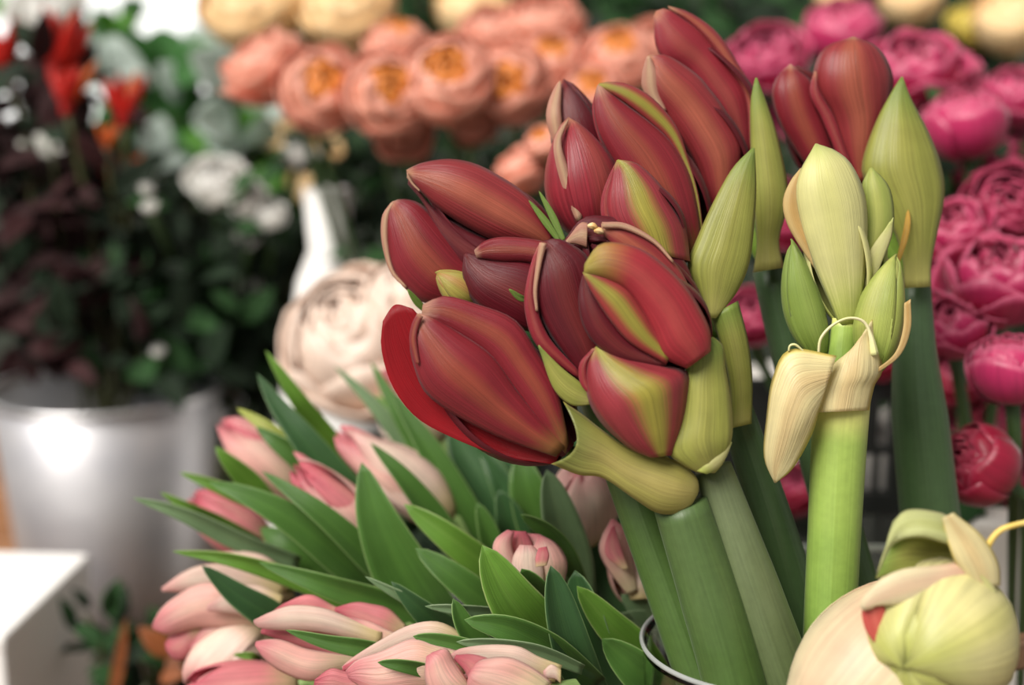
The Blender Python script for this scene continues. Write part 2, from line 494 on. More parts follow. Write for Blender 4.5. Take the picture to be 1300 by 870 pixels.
M['lf_berry'] = petal_mat('leaf_brown_maroon', S(96, 52, 46), S(110, 66, 56), 0.2, 0.5, streak=0.3, hue=0.2)
M['twig'] = stem_mat('twig_dark', S(50, 52, 30), S(64, 66, 36))
M['rose_stem'] = stem_mat('rose_stem_green', S(48, 74, 40), S(62, 88, 46))
M['tulip_stem'] = stem_mat('tulip_stem_green', S(98, 132, 70), S(130, 156, 92))
M['thread'] = plain_mat('dried_thread', S(222, 186, 84), S(232, 206, 120), 120, 0.5)
M['thread_pale'] = plain_mat('dried_pale_thread', S(214, 214, 150), S(224, 214, 170), 120, 0.5)
M['glass'] = glass_mat('clear_glass')
M['acrylic'] = glass_mat('clear_acrylic', (0.9, 0.95, 0.92, 1), 0.05)
M['zinc'] = plain_mat('galvanised_zinc', S(190, 190, 196), S(214, 212, 214), 14, 0.48, 0.8, 0.05)
M['zinc_rim'] = plain_mat('zinc_rim', S(200, 200, 204), S(220, 218, 218), 14, 0.3, 0.9)
M['wood'] = plain_mat('table_wood', S(88, 66, 48), S(128, 96, 68), 9, 0.6, 0, 0.2, (1, 14, 14))
M['wood_lt'] = plain_mat('crate_wood', S(150, 104, 70), S(172, 126, 90), 9, 0.6, 0, 0.2, (1, 12, 12))
M['white'] = plain_mat('white_card', S(240, 238, 236), S(246, 244, 240), 6, 0.7)
M['paper'] = plain_mat('wrapping_paper', S(238, 232, 222), S(246, 242, 236), 12, 0.75, 0, 0.3)
M['black'] = plain_mat('black_plastic', S(26, 28, 27), S(34, 36, 34), 30, 0.4)
M['wall'] = plain_mat('dark_wall', S(44, 52, 44), S(58, 64, 54), 3, 0.85)
M['grey'] = plain_mat('grey_plaster', S(150, 146, 140), S(164, 160, 152), 3, 0.85)
M['frame'] = plain_mat('added_window_frame', S(214, 214, 206), S(222, 222, 214), 8, 0.5)


def emit_mat(name, col, s):
    m, nt = new_mat(name); t = NT(nt)
    e = t.n('ShaderNodeEmission'); e.inputs[0].default_value = col; e.inputs[1].default_value = s
    o = t.n('ShaderNodeOutputMaterial'); t.l(e.outputs[0], o.inputs[0])
    return m


M['daylight'] = emit_mat('added_window_pane', (1.0, 0.99, 0.95, 1), 1.6)  # glow of the added window pane

# ---------------------------------------------------------------- the setting
o = box('floor', (0, 1.5, -0.72), (8, 8, 0.04), M['grey']); tag(o, 'grey shop floor below the display table', kind='structure')
YW = 2.75
o = box('wall_back', (0.9, YW, 0.6), (4.6, 0.06, 2.6), M['wall']); tag(o, 'dark green shop wall far behind the roses', kind='structure')
# added window, left: its glowing pane puts white spots behind the leaves
win = thing('added_window_1', 'added glowing window behind the blurred foliage', None, (-1.05, YW - 0.05, 1.02)); win['kind'] = 'structure'
for k in ('category',):
    if k in win: del win[k]
b = box('added_pane', (0, 0.02, 0), (1.2, 0.02, 1.1), M['daylight'], win)
for xx in (-0.62, 0.0, 0.62):
    box('added_window_frame', (xx, 0, 0), (0.05, 0.06, 1.2), M['frame'], win, 0.004)
for zz in (-0.58, 0.0, 0.58):
    box('added_window_frame', (0, 0.003, zz), (1.24, 0.05, 0.05), M['frame'], win, 0.004)
o = box('wall_left', (-1.75, YW, 0.6), (0.7, 0.06, 2.6), M['wall']); tag(o, 'dark wall beside the added window', kind='structure')
table = thing('display_table', 'dark wooden display table under the flower buckets', 'table', (0, 0.95, 0))
for k in range(11):
    box('plank', (0, -0.72 + k * 0.18, -0.02), (2.6, 0.174, 0.036), M['wood'], table, 0.003)
for sx in (-1.2, 1.2):
    for sy in (-0.7, 0.65):
        box('leg', (sx, sy, -0.37), (0.07, 0.07, 0.66), M['wood'], table, 0.004)

# ---------------------------------------------------------------- plant builders
def to_pts(lst, d):
    """(x, y[, dd mm]) pixel list at distance d -> points"""
    return [P(q[0], q[1], d + (q[2] * 0.001 if len(q) > 2 else 0.0)) for q in lst]


def patch(parent, mat, L, R, d, k=0.34, name='petal', nu=13, nv=22, thick=0.0008, ridge=0.0, wave=0.0, seed=0, pw=0.75, curl=0.0, notch=0.0, puck=0.0):
    """petal or bract lofted between its two margins, bulging towards the viewer by k of its width"""
    l = spline(to_pts(L, d), nv); r = spline(to_pts(R, d), nv)
    rng = random.Random(seed + int(L[0][0] * 7 + L[0][1]))
    ph = rng.uniform(0, 6)
    pts = np.zeros((nv, nu, 3))
    for j in range(nv):
        w = np.linalg.norm(r[j] - l[j])
        t = j / (nv - 1)
        for i in range(nu):
            s = i / (nu - 1); x = 2 * s - 1
            if notch:
                jj = j * (1 - notch * 4 * s * (1 - s) * t ** 3)
                j0 = min(int(jj), nv - 2); fr = jj - j0
                la = l[j0] * (1 - fr) + l[j0 + 1] * fr; ra = r[j0] * (1 - fr) + r[j0 + 1] * fr
                c = la + (ra - la) * s
            else:
                c = l[j] + (r[j] - l[j]) * s
            tow = unit(CAM - c)
            b = k * w * max(0.0, 1 - x * x) ** pw
            b += ridge * w * math.exp(-(x / 0.12) ** 2)
            b += wave * w * math.sin(7 * t + 3 * x + ph) * (0.3 + abs(x))
            b += puck * w * math.sin(22 * x + ph) * max(0, t - 0.55) * (1 - x * x)
            b += curl * w * max(0, x) ** 3
            pts[j, i] = c + tow * b
    return grid_obj(name, pts, mat, parent, thick)


def axis_frame(B, T):
    a = unit(T - B)
    c = unit(CAM - (B + T) / 2)
    e1 = unit(c - a * np.dot(a, c))
    return a, e1, np.cross(a, e1)


def prof(t, tm, q, r0):
    kk = math.log(0.5) / math.log(tm)
    s = max(0.0, math.sin(math.pi * min(1.0, t) ** kk)) ** q
    return max(s, r0 * (1 - t) ** 2 * (1 - t))


def axis_petal(parent, mat, B, T, R, phi, W=66, off=0.0, open_=0.0, ls=1.0, lift=0.0, tm=0.42, q=0.72, r0=0.3, bend=0.0,
               ridge=0.02, nu=11, nv=18, thick=0.0008, point=0.0, wob=0.0, seed=0, name='petal', flat=0.9, curlin=0.0):
    a, e1, e2 = axis_frame(B, T)
    L = np.linalg.norm(T - B)
    rng = random.Random(seed)
    p1, p2 = rng.uniform(0, 6), rng.uniform(0, 6)
    pts = np.zeros((nv, nu, 3))
    for j in range(nv):
        t = j / (nv - 1)
        r = R * prof(0.02 + 0.98 * t, tm, q, r0) * (1 + off)
        w = W * (1 - point * t ** 2.5)
        for i in range(nu):
            x = 2 * i / (nu - 1) - 1
            an = math.radians(phi + x * w)
            rr = r + R * lift * abs(x) ** 3 * math.sin(math.pi * t) + open_ * L * t ** 2.2 + ridge * R * math.exp(-(x / 0.14) ** 2) * math.sin(math.pi * t)
            rr += wob * R * math.sin(5 * t + 2.6 * x + p1) * t
            zz = L * t * ls * (1 - 0.05 * abs(x) ** 2.5 * t - wob * 0.4 * t * math.sin(4 * x + p2))
            c = B + a * zz + (-e2) * bend * 4 * t * (1 - t)
            pts[j, i] = c + rr * (math.cos(an) * e1 * flat + math.sin(an) * e2)
    return grid_obj(name, pts, mat, parent, thick)


def core_obj(name, parent, mat, B, T, R, tm=0.42, q=0.72, r0=0.3, n=14, nl=16, flat=0.9, bend=0.0):
    a, e1, e2 = axis_frame(B, T)
    L = np.linalg.norm(T - B)
    verts, uvs, faces = [], [], []
    for j in range(nl):
        t = j / (nl - 1)
        r = R * prof(0.01 + 0.98 * t, tm, q, r0)
        for k in range(n + 1):
            an = 2 * math.pi * k / n
            verts.append(B + a * (L * t) + (-e2) * bend * 4 * t * (1 - t) + r * (math.cos(an) * e1 * flat + math.sin(an) * e2)); uvs.append((k / n, t))
    w = n + 1
    for j in range(nl - 1):
        for k in range(n):
            faces.append((j * w + k, j * w + k + 1, (j + 1) * w + k + 1, (j + 1) * w + k))
    me = mesh_from(name, np.array(verts) - origin_of(parent), faces, uvs, mat)
    return link(name, me, parent)


def bud(parent, base, tip, R, mo, mi, core, roll=0.0, open_=0.0, name='flower_bud', tm=0.42, q=0.72, n=3, bend=0.0, label=None,
        outer=None, wob=0.0, W=66, seed=0, inner=True, ls=1.0, flat=0.9, ped=None, mo2=None, r0=0.3):
    """closed flower: core (a part) carrying its petals (sub-parts); base, tip = (x, y, d); R in pixels"""
    B, T = P(*base), P(*tip)
    d = (base[2] + tip[2]) / 2
    Rm = px(R, d); bd = px(bend, d)
    co = core_obj(name, parent, core, B, B + (T - B) * 0.93, Rm * 0.86, tm, q, r0, flat=flat, bend=bd)
    if label: co['label'] = label
    rng = random.Random(seed + int(base[0] + base[1]))
    kw = dict(open_=open_, tm=tm, q=q, bend=bd, flat=flat, r0=r0)
    if inner:
        for k in range(n):
            axis_petal(co, mi, B, T, Rm, roll + 180 / n + k * 360 / n, W * 0.95, -0.03, ls=0.985 * ls * rng.uniform(0.96, 1.0), wob=wob, point=wob, seed=rng.random(), **dict(kw, open_=open_ + wob * rng.uniform(-0.15, 0.2)))
    for k in range(n):
        axis_petal(co, (mo2 if mo2 and k == 1 else mo), B, T, Rm, roll + k * 360 / n, W, 0.05, ls=ls * rng.uniform(0.97 - wob * 0.6, 1.02 + wob * 0.3), lift=0.03 + wob * 0.4, wob=wob, point=0.12 + wob * 1.2, seed=rng.random(), **dict(kw, open_=open_ + wob * rng.uniform(-0.12, 0.3)))
    return co


def flower(parent, base, tip, R, patches, core, back, name='flower_bud', label=None, d=None, backs=(120, 180, 240), cr=0.55, flat=0.8):
    """flower whose front petals are drawn one by one; a core and back petals give it its body"""
    B, T = P(*base), P(*tip)
    dm = (base[2] + tip[2]) / 2
    Rm = px(R, dm)
    co = core_obj(name, parent, core, B, B + (T - B) * 0.9, Rm * cr, flat=flat)
    if label: co['label'] = label
    for ph in backs:
        axis_petal(co, back, B, T, Rm * 0.86, ph, 62, 0.0, ls=0.97, flat=0.85)
    for pt in patches:
        mat, L, Rr = pt[:3]
        kw = pt[3] if len(pt) > 3 else {}
        kw = dict(kw)
        dd = kw.pop('d', dm)
        patch(co, mat, L, Rr, dd, **kw)
    return co


def leaf(parent, mat, path, W, cup=0.25, tw=0.0, name='leaf', p=2.6, nu=9, nv=20, base_w=0.5, thick=0.0009, fold=0.0, tipw=0.0, wavy=0.0):
    """strap leaf along path (x, y, d) from foot to tip; W = full width in pixels"""
    pts3 = [P(*q) for q in path]
    c = spline(pts3, nv)
    tang = np.gradient(c, axis=0)
    pts = np.zeros((nv, nu, 3))
    for j in range(nv):
        t = j / (nv - 1)
        tow = unit(CAM - c[j])
        tg = unit(tang[j])
        side = unit(np.cross(tg, tow))
        dj = np.dot(c[j] - CAM, FWD)
        tw_j = math.radians(tw if not isinstance(tw, (tuple, list)) else tw[0] + (tw[1] - tw[0]) * t)
        prof_w = max(tipw * (1 - t ** 8), (1 - t ** p) ** 0.75) * (base_w + (1 - base_w) * min(1, t / 0.45) ** 0.8)
        hw = 0.5 * px(W, dj) * prof_w
        sv = side + tow * math.tan(tw_j)
        nrm = unit(np.cross(sv, tg))
        if np.dot(nrm, tow) < 0: nrm = -nrm
        for i in range(nu):
            x = 2 * i / (nu - 1) - 1
            pts[j, i] = c[j] + sv * hw * x + nrm * hw * (cup * (x * x - 0.4) + fold * (abs(x) - 0.5) + wavy * math.sin(9 * t + 2 * x) * abs(x))
    return grid_obj(name, pts, mat, parent, thick)


def pstem(parent, pts, halves, mat, name='stem', nseg=24, flat=0.92, n=24):
    """stem along pixels (x, y, d) with half widths in pixels, foot first"""
    path = [P(*q) for q in pts]
    rad = [px(h, q[2]) for h, q in zip(halves, pts)]
    # radii resampled on the polyline
    return tube(name, path, rad, mat, parent, nseg=nseg, nlen=n, flat=flat)


def pedicel(parent, a, b, r0=12, r1=10, mat=None):
    mid = ((a[0] + b[0]) / 2, (a[1] + b[1]) / 2 - 4, (a[2] + b[2]) / 2)
    return pstem(parent, [a, mid, b], [r0, (r0 + r1) / 2, r1], mat or M['pedicel'], 'pedicel', 12, n=8)


# ---------------------------------------------------------------- amaryllis stalks in the glass vase
AG = 'amaryllis stalks'
NEAR[0] = 0.65
R_, D_, C_ = M['am_red'], M['am_dark'], M['am_copper']

# --- front stalk
s1 = thing('amaryllis', 'dark red amaryllis in front with olive bract sweeping left over its thick stem', 'amaryllis', P(965, 1010, 0.665), AG)
pstem(s1, [(965, 1010, 0.665), (934, 870, 0.655), (903, 760, 0.648), (864, 640, 0.64)], [42, 41, 40, 35], M['stem_dark'])
patch(s1, M['spathe_tan'], [(884, 630, 6), (876, 643, 2), (858, 652), (834, 651), (806, 634), (766, 607), (735, 603), (700, 589)],
      [(887, 622, 8), (885, 608, 4), (869, 592), (843, 580), (799, 569), (763, 545), (740, 527), (715, 510)], 0.623, k=0.16, name='bract', wave=0.03, ridge=0.02, nv=34, notch=0.13)
patch(s1, M['spathe'], [(750, 514, 4), (725, 514, 4), (702, 492, 4), (684, 441, 2)], [(752, 500, 4), (737, 486, 2), (712, 466, 0), (684, 438, 0)], 0.618, k=0.1, name='bract')
flower(s1, (722, 572, 0.655), (520, 402, 0.650), 84, [
    (M['am_inner'], [(704, 590), (635, 579), (566, 552), (525, 527), (497, 488), (484, 442), (486, 408)],
     [(712, 574), (660, 548), (612, 510), (580, 470), (552, 425), (524, 392)], dict(d=0.640, k=-0.05, nv=26, notch=-0.05)),
    (R_, [(718, 576), (690, 544), (652, 494), (618, 450), (578, 422), (535, 402)],
     [(722, 560), (706, 490), (678, 440), (652, 405), (604, 386), (564, 376), (537, 387)], dict(d=0.630, k=0.2, puck=0.08, nu=17)),
    (R_, [(706, 580), (636, 556), (580, 528), (542, 501), (527, 470), (520, 434), (528, 406)],
     [(718, 566), (692, 540), (659, 498), (626, 451), (582, 421), (552, 404), (532, 398)], dict(d=0.629, k=0.26, ridge=0.015, puck=0.05, nu=19)),
    (M['am_copper'], [(528, 462), (520, 434), (523, 412), (530, 398)], [(533, 462), (529, 430), (532, 414), (537, 402)], dict(d=0.622, k=0.15)),
], D_, D_, label='large open dark red flower with scarlet inner petal', cr=0.45)
flower(s1, (742, 482, 0.645), (695, 308, 0.635), 50, [
    (D_, [(735, 476), (697, 424), (678, 380), (680, 343), (688, 308)], [(775, 460), (772, 420), (760, 370), (747, 328), (728, 312), (707, 303), (692, 306)], dict(d=0.636, k=0.2)),
    (M['am_redder'], [(736, 482), (708, 462), (678, 434), (666, 392), (668, 361), (677, 326), (686, 308)], [(736, 472), (697, 428), (680, 382), (681, 343), (692, 308)], dict(d=0.632, k=0.3)),
    (M['am_pale'], [(680, 395), (677, 370), (680, 340), (685, 308)], [(683, 395), (682, 368), (687, 338), (694, 309)], dict(d=0.629, k=0.3)),
], D_, D_, cr=0.5)
flower(s1, (842, 568, 0.632), (766, 455, 0.616), 50, [
    (M['am_redder'], [(752, 505), (737, 487), (736, 462), (752, 443)], [(758, 500), (747, 484), (746, 462), (758, 442)], dict(d=0.612, k=0.3)),
    (M['am_green_red'], [(826, 581), (799, 569), (764, 538), (746, 504), (745, 466), (756, 441)],
     [(852, 578), (866, 540), (874, 500), (872, 472), (836, 462), (797, 453), (758, 440)], dict(d=0.612, k=0.3, nv=26)),
], D_, D_, cr=0.5)
flower(s1, (705, 395, 0.675), (605, 322, 0.672), 42, [
    (D_, [(690, 425), (642, 412), (602, 384), (588, 352), (589, 324)], [(710, 385), (700, 345), (672, 330), (637, 328), (612, 326), (592, 321)], dict(d=0.668, k=0.22)),
    (R_, [(705, 342), (670, 333), (637, 332), (605, 327)], [(712, 325), (694, 309), (676, 304), (640, 301), (616, 306), (602, 318)], dict(d=0.664, k=0.28)),
], D_, D_, cr=0.5)
leaf(s1, M['bract'], [(672, 381, 0.64), (660, 378, 0.635), (646, 367, 0.63)], 9, name='bracteole')
for a, b in (((864, 640, 0.642), (722, 575, 0.66)), ((864, 640, 0.642), (742, 490, 0.665)), ((864, 640, 0.642), (840, 585, 0.635)), ((860, 620, 0.66), (705, 395, 0.69))):
    pedicel(s1, a, b)

# --- stalk to its right
s2 = thing('amaryllis', 'red amaryllis bud with a green stripe above an upright olive bract, grey-green stem', 'amaryllis', P(1048, 1010, 0.675), AG)
pstem(s2, [(1048, 1010, 0.675), (1000, 870, 0.66), (953, 735, 0.65), (905, 594, 0.643)], [38, 37, 33, 24], M['stem_grey'])
patch(s2, M['spathe'], [(902, 600, 6), (886, 600, 2), (860, 586), (849, 572), (858, 538), (864, 503), (871, 470), (869, 442)],
      [(908, 600, 8), (918, 588, 4), (926, 566), (930, 545), (927, 503), (921, 467), (918, 440), (905, 428)], 0.615, k=0.2, name='bract', wave=0.02, ridge=0.02, nv=26)
patch(s2, M['cream_green'], [(884, 598), (890, 585), (905, 570), (924, 558)], [(898, 602), (912, 594), (922, 580), (929, 562)], 0.6155, k=0.35, name='bract_collar')
flower(s2, (892, 448, 0.632), (752, 352, 0.606), 72, [
    (D_, [(842, 468), (795, 462), (764, 445), (745, 423), (736, 397), (735, 371), (740, 349)], [(850, 456), (806, 434), (780, 406), (755, 369), (743, 347)], dict(d=0.610, k=0.3)),
    (M['am_olive'], [(846, 462), (802, 437), (776, 409), (751, 371), (740, 346)], [(852, 446), (832, 420), (819, 396), (799, 367), (773, 353), (742, 345)], dict(d=0.604, k=0.22)),
    (M['am_red_tip'], [(872, 468), (842, 453), (829, 424), (816, 399), (796, 371), (772, 356), (741, 347)],
     [(902, 446), (902, 424), (894, 402), (874, 368), (848, 340), (815, 317), (782, 308), (759, 312), (743, 334)], dict(d=0.604, k=0.28, nv=28)),
], D_, D_, cr=0.5, label='glossy red bud with olive wedge and pale tip')
flower(s2, (885, 420, 0.675), (735, 298, 0.652), 58, [
    (D_, [(862, 430), (820, 370), (770, 335), (716, 309)], [(890, 405), (882, 371), (877, 348), (861, 320), (836, 299), (803, 282), (764, 274), (738, 278), (716, 306)], dict(d=0.662, k=0.12, nv=26)),
    (M['am_copper'], [(860, 425), (825, 365), (790, 325), (764, 296)], [(884, 398), (872, 358), (854, 331), (829, 306), (794, 287), (763, 284)], dict(d=0.650, k=0.2)),
    (M['am_pale'], [(854, 334), (829, 309), (794, 292), (765, 290)], [(855, 331), (831, 304), (795, 284), (764, 282)], dict(d=0.6455, k=0.3)),
    (M['am_pale'], [(745, 315), (730, 310), (717, 310)], [(746, 283), (736, 284), (720, 304)], dict(d=0.652, k=0.15)),
], D_, D_, cr=0.4)
for k, (ax, ay) in enumerate(((752, 287), (760, 293))):
    c = P(ax, ay, 0.645)
    tube('anther', [c - RIGHT * 0.0022, c, c + RIGHT * 0.0022 - UP * 0.001], [0.0006, 0.0019, 0.0008], M['anther'], s2, nseg=8, nlen=6)
pedicel(s2, (905, 594, 0.645), (888, 450, 0.645)); pedicel(s2, (905, 594, 0.648), (885, 422, 0.69))

# --- stalk behind on the left
s0 = thing('amaryllis', 'amaryllis with two dusky red buds pointing far left, stem behind the front one', 'amaryllis', P(940, 1010, 0.70), AG)
pstem(s0, [(940, 1010, 0.70), (893, 870, 0.69), (810, 640, 0.685), (760, 500, 0.69), (725, 400, 0.70)], [32, 31, 29, 27, 22], M['stem_dark'])
flower(s0, (705, 322, 0.70), (530, 225, 0.695), 55, [
    (D_, [(650, 345), (598, 348), (562, 312), (540, 262), (518, 234)], [(670, 316), (624, 304), (582, 286), (546, 260), (519, 222)], dict(d=0.694, k=0.22)),
    (C_, [(695, 316), (642, 310), (600, 292), (560, 267), (533, 242), (518, 223)], [(704, 305), (692, 276), (667, 246), (635, 224), (603, 208), (570, 202), (536, 207), (516, 216)], dict(d=0.688, k=0.3, nv=26)),
    (M['am_pale'], [(533, 243), (525, 236), (517, 226)], [(532, 241), (523, 231), (517, 219)], dict(d=0.684, k=0.3)),
], D_, D_, cr=0.5, label='dusky copper red bud with pale curled tip')
flower(s0, (620, 385, 0.71), (505, 268, 0.70), 58, [
    (R_, [(606, 388), (544, 386), (517, 369), (499, 345), (491, 310), (491, 276), (497, 258)], [(622, 350), (596, 328), (566, 290), (535, 260), (512, 253), (499, 256)], dict(d=0.697, k=0.26, nv=24)),
    (M['am_pale'], [(516, 367), (496, 346), (485, 309), (485, 276), (496, 258)], [(516, 362), (500, 343), (493, 308), (494, 276), (500, 257)], dict(d=0.695, k=0.25)),
], D_, D_, cr=0.55)
bud(s0, (606, 384, 0.68), (553, 346, 0.672), 20, M['am_olive_full'], M['am_olive_full'], M['green_bud'], roll=20, label='small olive bud')
leaf(s0, M['bract'], [(542, 396, 0.69), (530, 384, 0.685), (517, 367, 0.68)], 10, name='bracteole')
for b in ((700, 322, 0.705), (615, 385, 0.715), (604, 384, 0.69)):
    pedicel(s0, (725, 402, 0.70), b, 10, 8)

# --- middle stalk
s4 = thing('amaryllis', 'amaryllis with upright red and olive buds in the middle and a long twisted bract', 'amaryllis', P(1075, 1010, 0.735), AG)
pstem(s4, [(1075, 1010, 0.735), (1035, 860, 0.725), (985, 680, 0.715), (940, 538, 0.705), (905, 430, 0.70)], [33, 32, 29, 23, 18], M['stem_deep'])
patch(s4, M['spathe'], [(899, 404), (881, 366), (873, 335), (884, 305), (904, 260), (929, 215), (955, 188)],
      [(909, 404), (936, 370), (951, 335), (957, 290), (960, 240), (958, 188)], 0.675, k=0.16, name='bract', wave=0.025, ridge=0.03, nv=26)
patch(s4, M['spathe'], [(924, 545), (927, 500), (918, 450), (903, 400)], [(954, 538), (955, 480), (949, 430), (937, 382)], 0.682, k=0.3, name='bract', wave=0.015)
flower(s4, (885, 325, 0.712), (765, 118, 0.70), 62, [
    (M['am_redder'], [(812, 272), (784, 222), (761, 178), (752, 140), (758, 110)], [(818, 268), (790, 216), (766, 174), (757, 140), (761, 108)], dict(d=0.700, k=0.3)),
    (M['am_olive'], [(890, 300), (880, 240), (868, 210), (848, 177), (822, 153), (790, 128), (760, 109)], [(893, 300), (887, 250), (874, 203), (859, 161), (830, 126), (800, 108), (776, 104), (761, 106)], dict(d=0.690, k=0.3, nv=26)),
    (R_, [(850, 335), (815, 275), (786, 220), (762, 176), (754, 140), (759, 108)], [(894, 318), (887, 262), (874, 213), (852, 178), (825, 154), (791, 130), (761, 107)], dict(d=0.690, k=0.24, nv=26)),
], D_, D_, cr=0.5, label='tall red bud with olive back petal')
bud(s4, (755, 305, 0.70), (722, 150, 0.694), 44, M['am_redder'], R_, D_, roll=35, mo2=M['am_pale'], bend=0)
leaf(bud(s4, (750, 235, 0.735), (716, 100, 0.73), 32, M['am_dark'], R_, D_, roll=-10, ), M['am_pale'], [(712, 190, 0.715), (703, 145, 0.714), (711, 102, 0.722)], 22, cup=-0.3, name='petal')
leaf(s4.children[-2] if False else s4, M['am_pale'], [(736, 280, 0.678), (716, 220, 0.676), (708, 180, 0.678), (722, 150, 0.688)], 17, cup=-0.3, name='petal_margin', p=2.0)
flower(s4, (855, 330, 0.678), (790, 212, 0.668), 44, [
    (M['am_redder'], [(788, 305), (766, 282), (763, 254), (772, 226), (782, 206)], [(800, 300), (780, 280), (775, 254), (780, 226), (786, 205)], dict(d=0.668, k=0.25)),
    (M['am_green_red'], [(795, 312), (774, 282), (769, 255), (776, 225), (783, 204)], [(876, 332), (870, 290), (852, 257), (836, 232), (809, 208), (785, 203)], dict(d=0.667, k=0.24)),
], D_, D_, cr=0.45)
for q in ([(716, 306, 0.68), (700, 272, 0.678), (684, 242, 0.676)], [(710, 306, 0.682), (690, 278, 0.68), (671, 254, 0.678)]):
    leaf(s4, M['bract'], q, 10, name='bracteole')
for b in ((880, 325, 0.715), (755, 305, 0.705), (750, 235, 0.74), (855, 330, 0.685)):
    pedicel(s4, (905, 432, 0.705), b, 10, 8)

# --- back stalk with the two tallest buds
s3 = thing('amaryllis', 'tallest amaryllis with two overlapping copper red buds and narrow upright bract', 'amaryllis', P(1150, 1010, 0.765), AG)
pstem(s3, [(1150, 1010, 0.765), (1098, 790, 0.755), (1046, 600, 0.748), (1000, 440, 0.74), (976, 342, 0.735)], [33, 30, 27, 24, 20], M['stem_deep'])
patch(s3, M['spathe'], [(956, 346), (961, 310), (957, 260), (953, 190), (953, 130), (959, 99)], [(995, 340), (989, 305), (999, 265), (999, 230), (986, 170), (973, 130), (961, 99)], 0.715, k=0.3, name='bract', wave=0.02, ridge=0.02)
flower(s3, (935, 262, 0.735), (832, 84, 0.728), 56, [
    (C_, [(905, 268), (880, 206), (850, 156), (824, 126), (816, 100), (822, 72)], [(928, 245), (943, 186), (921, 140), (902, 114), (884, 94), (848, 71), (824, 70)], dict(d=0.722, k=0.24, nv=26)),
    (M['am_pale'], [(838, 142), (817, 116), (815, 95), (821, 72)], [(846, 140), (838, 120), (835, 95), (825, 71)], dict(d=0.716, k=0.15)),
], D_, D_, cr=0.5)
flower(s3, (955, 215, 0.755), (842, 25, 0.748), 58, [
    (M['am_redder'], [(945, 205), (900, 132), (870, 92), (844, 78), (832, 55), (830, 20)], [(952, 195), (948, 122), (925, 84), (890, 40), (862, 20), (846, 11), (833, 14)], dict(d=0.742, k=0.22, nv=26)),
    (C_, [(952, 195), (946, 126), (920, 82), (884, 37), (850, 11)], [(957, 185), (955, 118), (937, 81), (910, 41), (875, 16), (848, 8)], dict(d=0.742, k=0.4)),
], D_, D_, cr=0.5)
for b in ((932, 265, 0.74), (953, 218, 0.76)):
    pedicel(s3, (976, 345, 0.737), b, 9, 8)

# --- stalk with pale green buds
s6 = thing('amaryllis', 'unopened amaryllis with pale cream-green buds and peeling withered bract on light stem', 'amaryllis', P(1042, 1010, 0.675), AG)
pstem(s6, [(1042, 1010, 0.675), (1053, 800, 0.672), (1063, 600, 0.67), (1069, 505, 0.668)], [32, 32, 33, 35], M['stem_light'])
flower(s6, (1078, 412, 0.672), (1040, 195, 0.665), 46, [
    (M['cream_tan'], [(1042, 352), (1024, 326), (1000, 286), (994, 256), (1003, 231), (1016, 214)], [(1052, 340), (1036, 310), (1022, 275), (1018, 245), (1022, 214)], dict(d=0.664, k=0.2)),
    (M['cream_green'], [(1066, 414), (1054, 386), (1034, 340), (1017, 291), (1009, 250), (1014, 221), (1035, 183)],
     [(1088, 408), (1096, 365), (1101, 300), (1098, 248), (1081, 209), (1060, 191), (1037, 183)], dict(d=0.663, k=0.27, nv=26)),
], M['green_bud'], M['cream_green'], cr=0.5)
flower(s6, (1092, 402, 0.685), (1108, 220, 0.68), 30, [
    (M['lime_bud'], [(1084, 402), (1090, 350), (1094, 290), (1093, 240), (1104, 214)], [(1098, 388), (1117, 340), (1132, 300), (1135, 268), (1128, 236), (1107, 213)], dict(d=0.68, k=0.32)),
    (M['cream_green'], [(1092, 400), (1098, 355), (1104, 320), (1128, 285)], [(1098, 390), (1116, 342), (1131, 302), (1134, 276)], dict(d=0.669, k=0.1)),
], M['green_bud'], M['lime_bud'], cr=0.5)
bud(s6, (1042, 455, 0.672), (1005, 306, 0.668), 23, M['green_bud'], M['green_bud'], M['green_bud'], roll=20, bend=6)
bud(s6, (1108, 472, 0.662), (1138, 322, 0.658), 29, M['lime_bud'], M['lime_bud'], M['lime_bud'], roll=-25, bend=6)
patch(s6, M['cream_tan'], [(1108, 472), (1135, 450), (1146, 420), (1148, 385)], [(1110, 476), (1142, 452), (1156, 418), (1156, 380)], 0.648, k=0.1, name='bract')
pstem(s6, [(1069, 510, 0.67), (1068, 460, 0.668), (1072, 405, 0.668)], [20, 17, 15], M['stem_light'], 'pedicel', n=10)
for b in ((1042, 455, 0.675), (1092, 405, 0.688), (1108, 470, 0.666)):
    pedicel(s6, (1069, 508, 0.672), b, 11, 8)
patch(s6, M['wither'], [(1062, 452), (1003, 444), (981, 480), (973, 531), (970, 580), (983, 613)], [(1044, 505), (1040, 520), (1030, 553), (1007, 594), (985, 613)], 0.642, k=0.2, name='bract', wave=0.05, nv=28, nu=15)
patch(s6, M['wither'], [(1035, 524, 0), (1040, 488, 0), (1058, 462, 2), (1075, 455, 4)], [(1103, 521, 0), (1110, 490, 0), (1120, 466, -2), (1108, 405, -6)], 0.654, k=0.3, name='bract', wave=0.03)
tube('dried_thread', [P(*q) for q in ((1039, 450, 0.645), (1042, 430, 0.643), (1057, 413, 0.642), (1078, 404, 0.641), (1097, 409, 0.642), (1106, 428, 0.643), (1110, 450, 0.645))], [0.0006, 0.0007, 0.0006, 0.0008, 0.0022], M['thread_pale'], s6, nseg=8, nlen=30)
tube('dried_thread', [P(*q) for q in ((1001, 446, 0.64), (1003, 439, 0.639), (1010, 438, 0.639), (1020, 446, 0.64))], [0.0004, 0.0006, 0.0004], M['thread_pale'], s6, nseg=8, nlen=14)
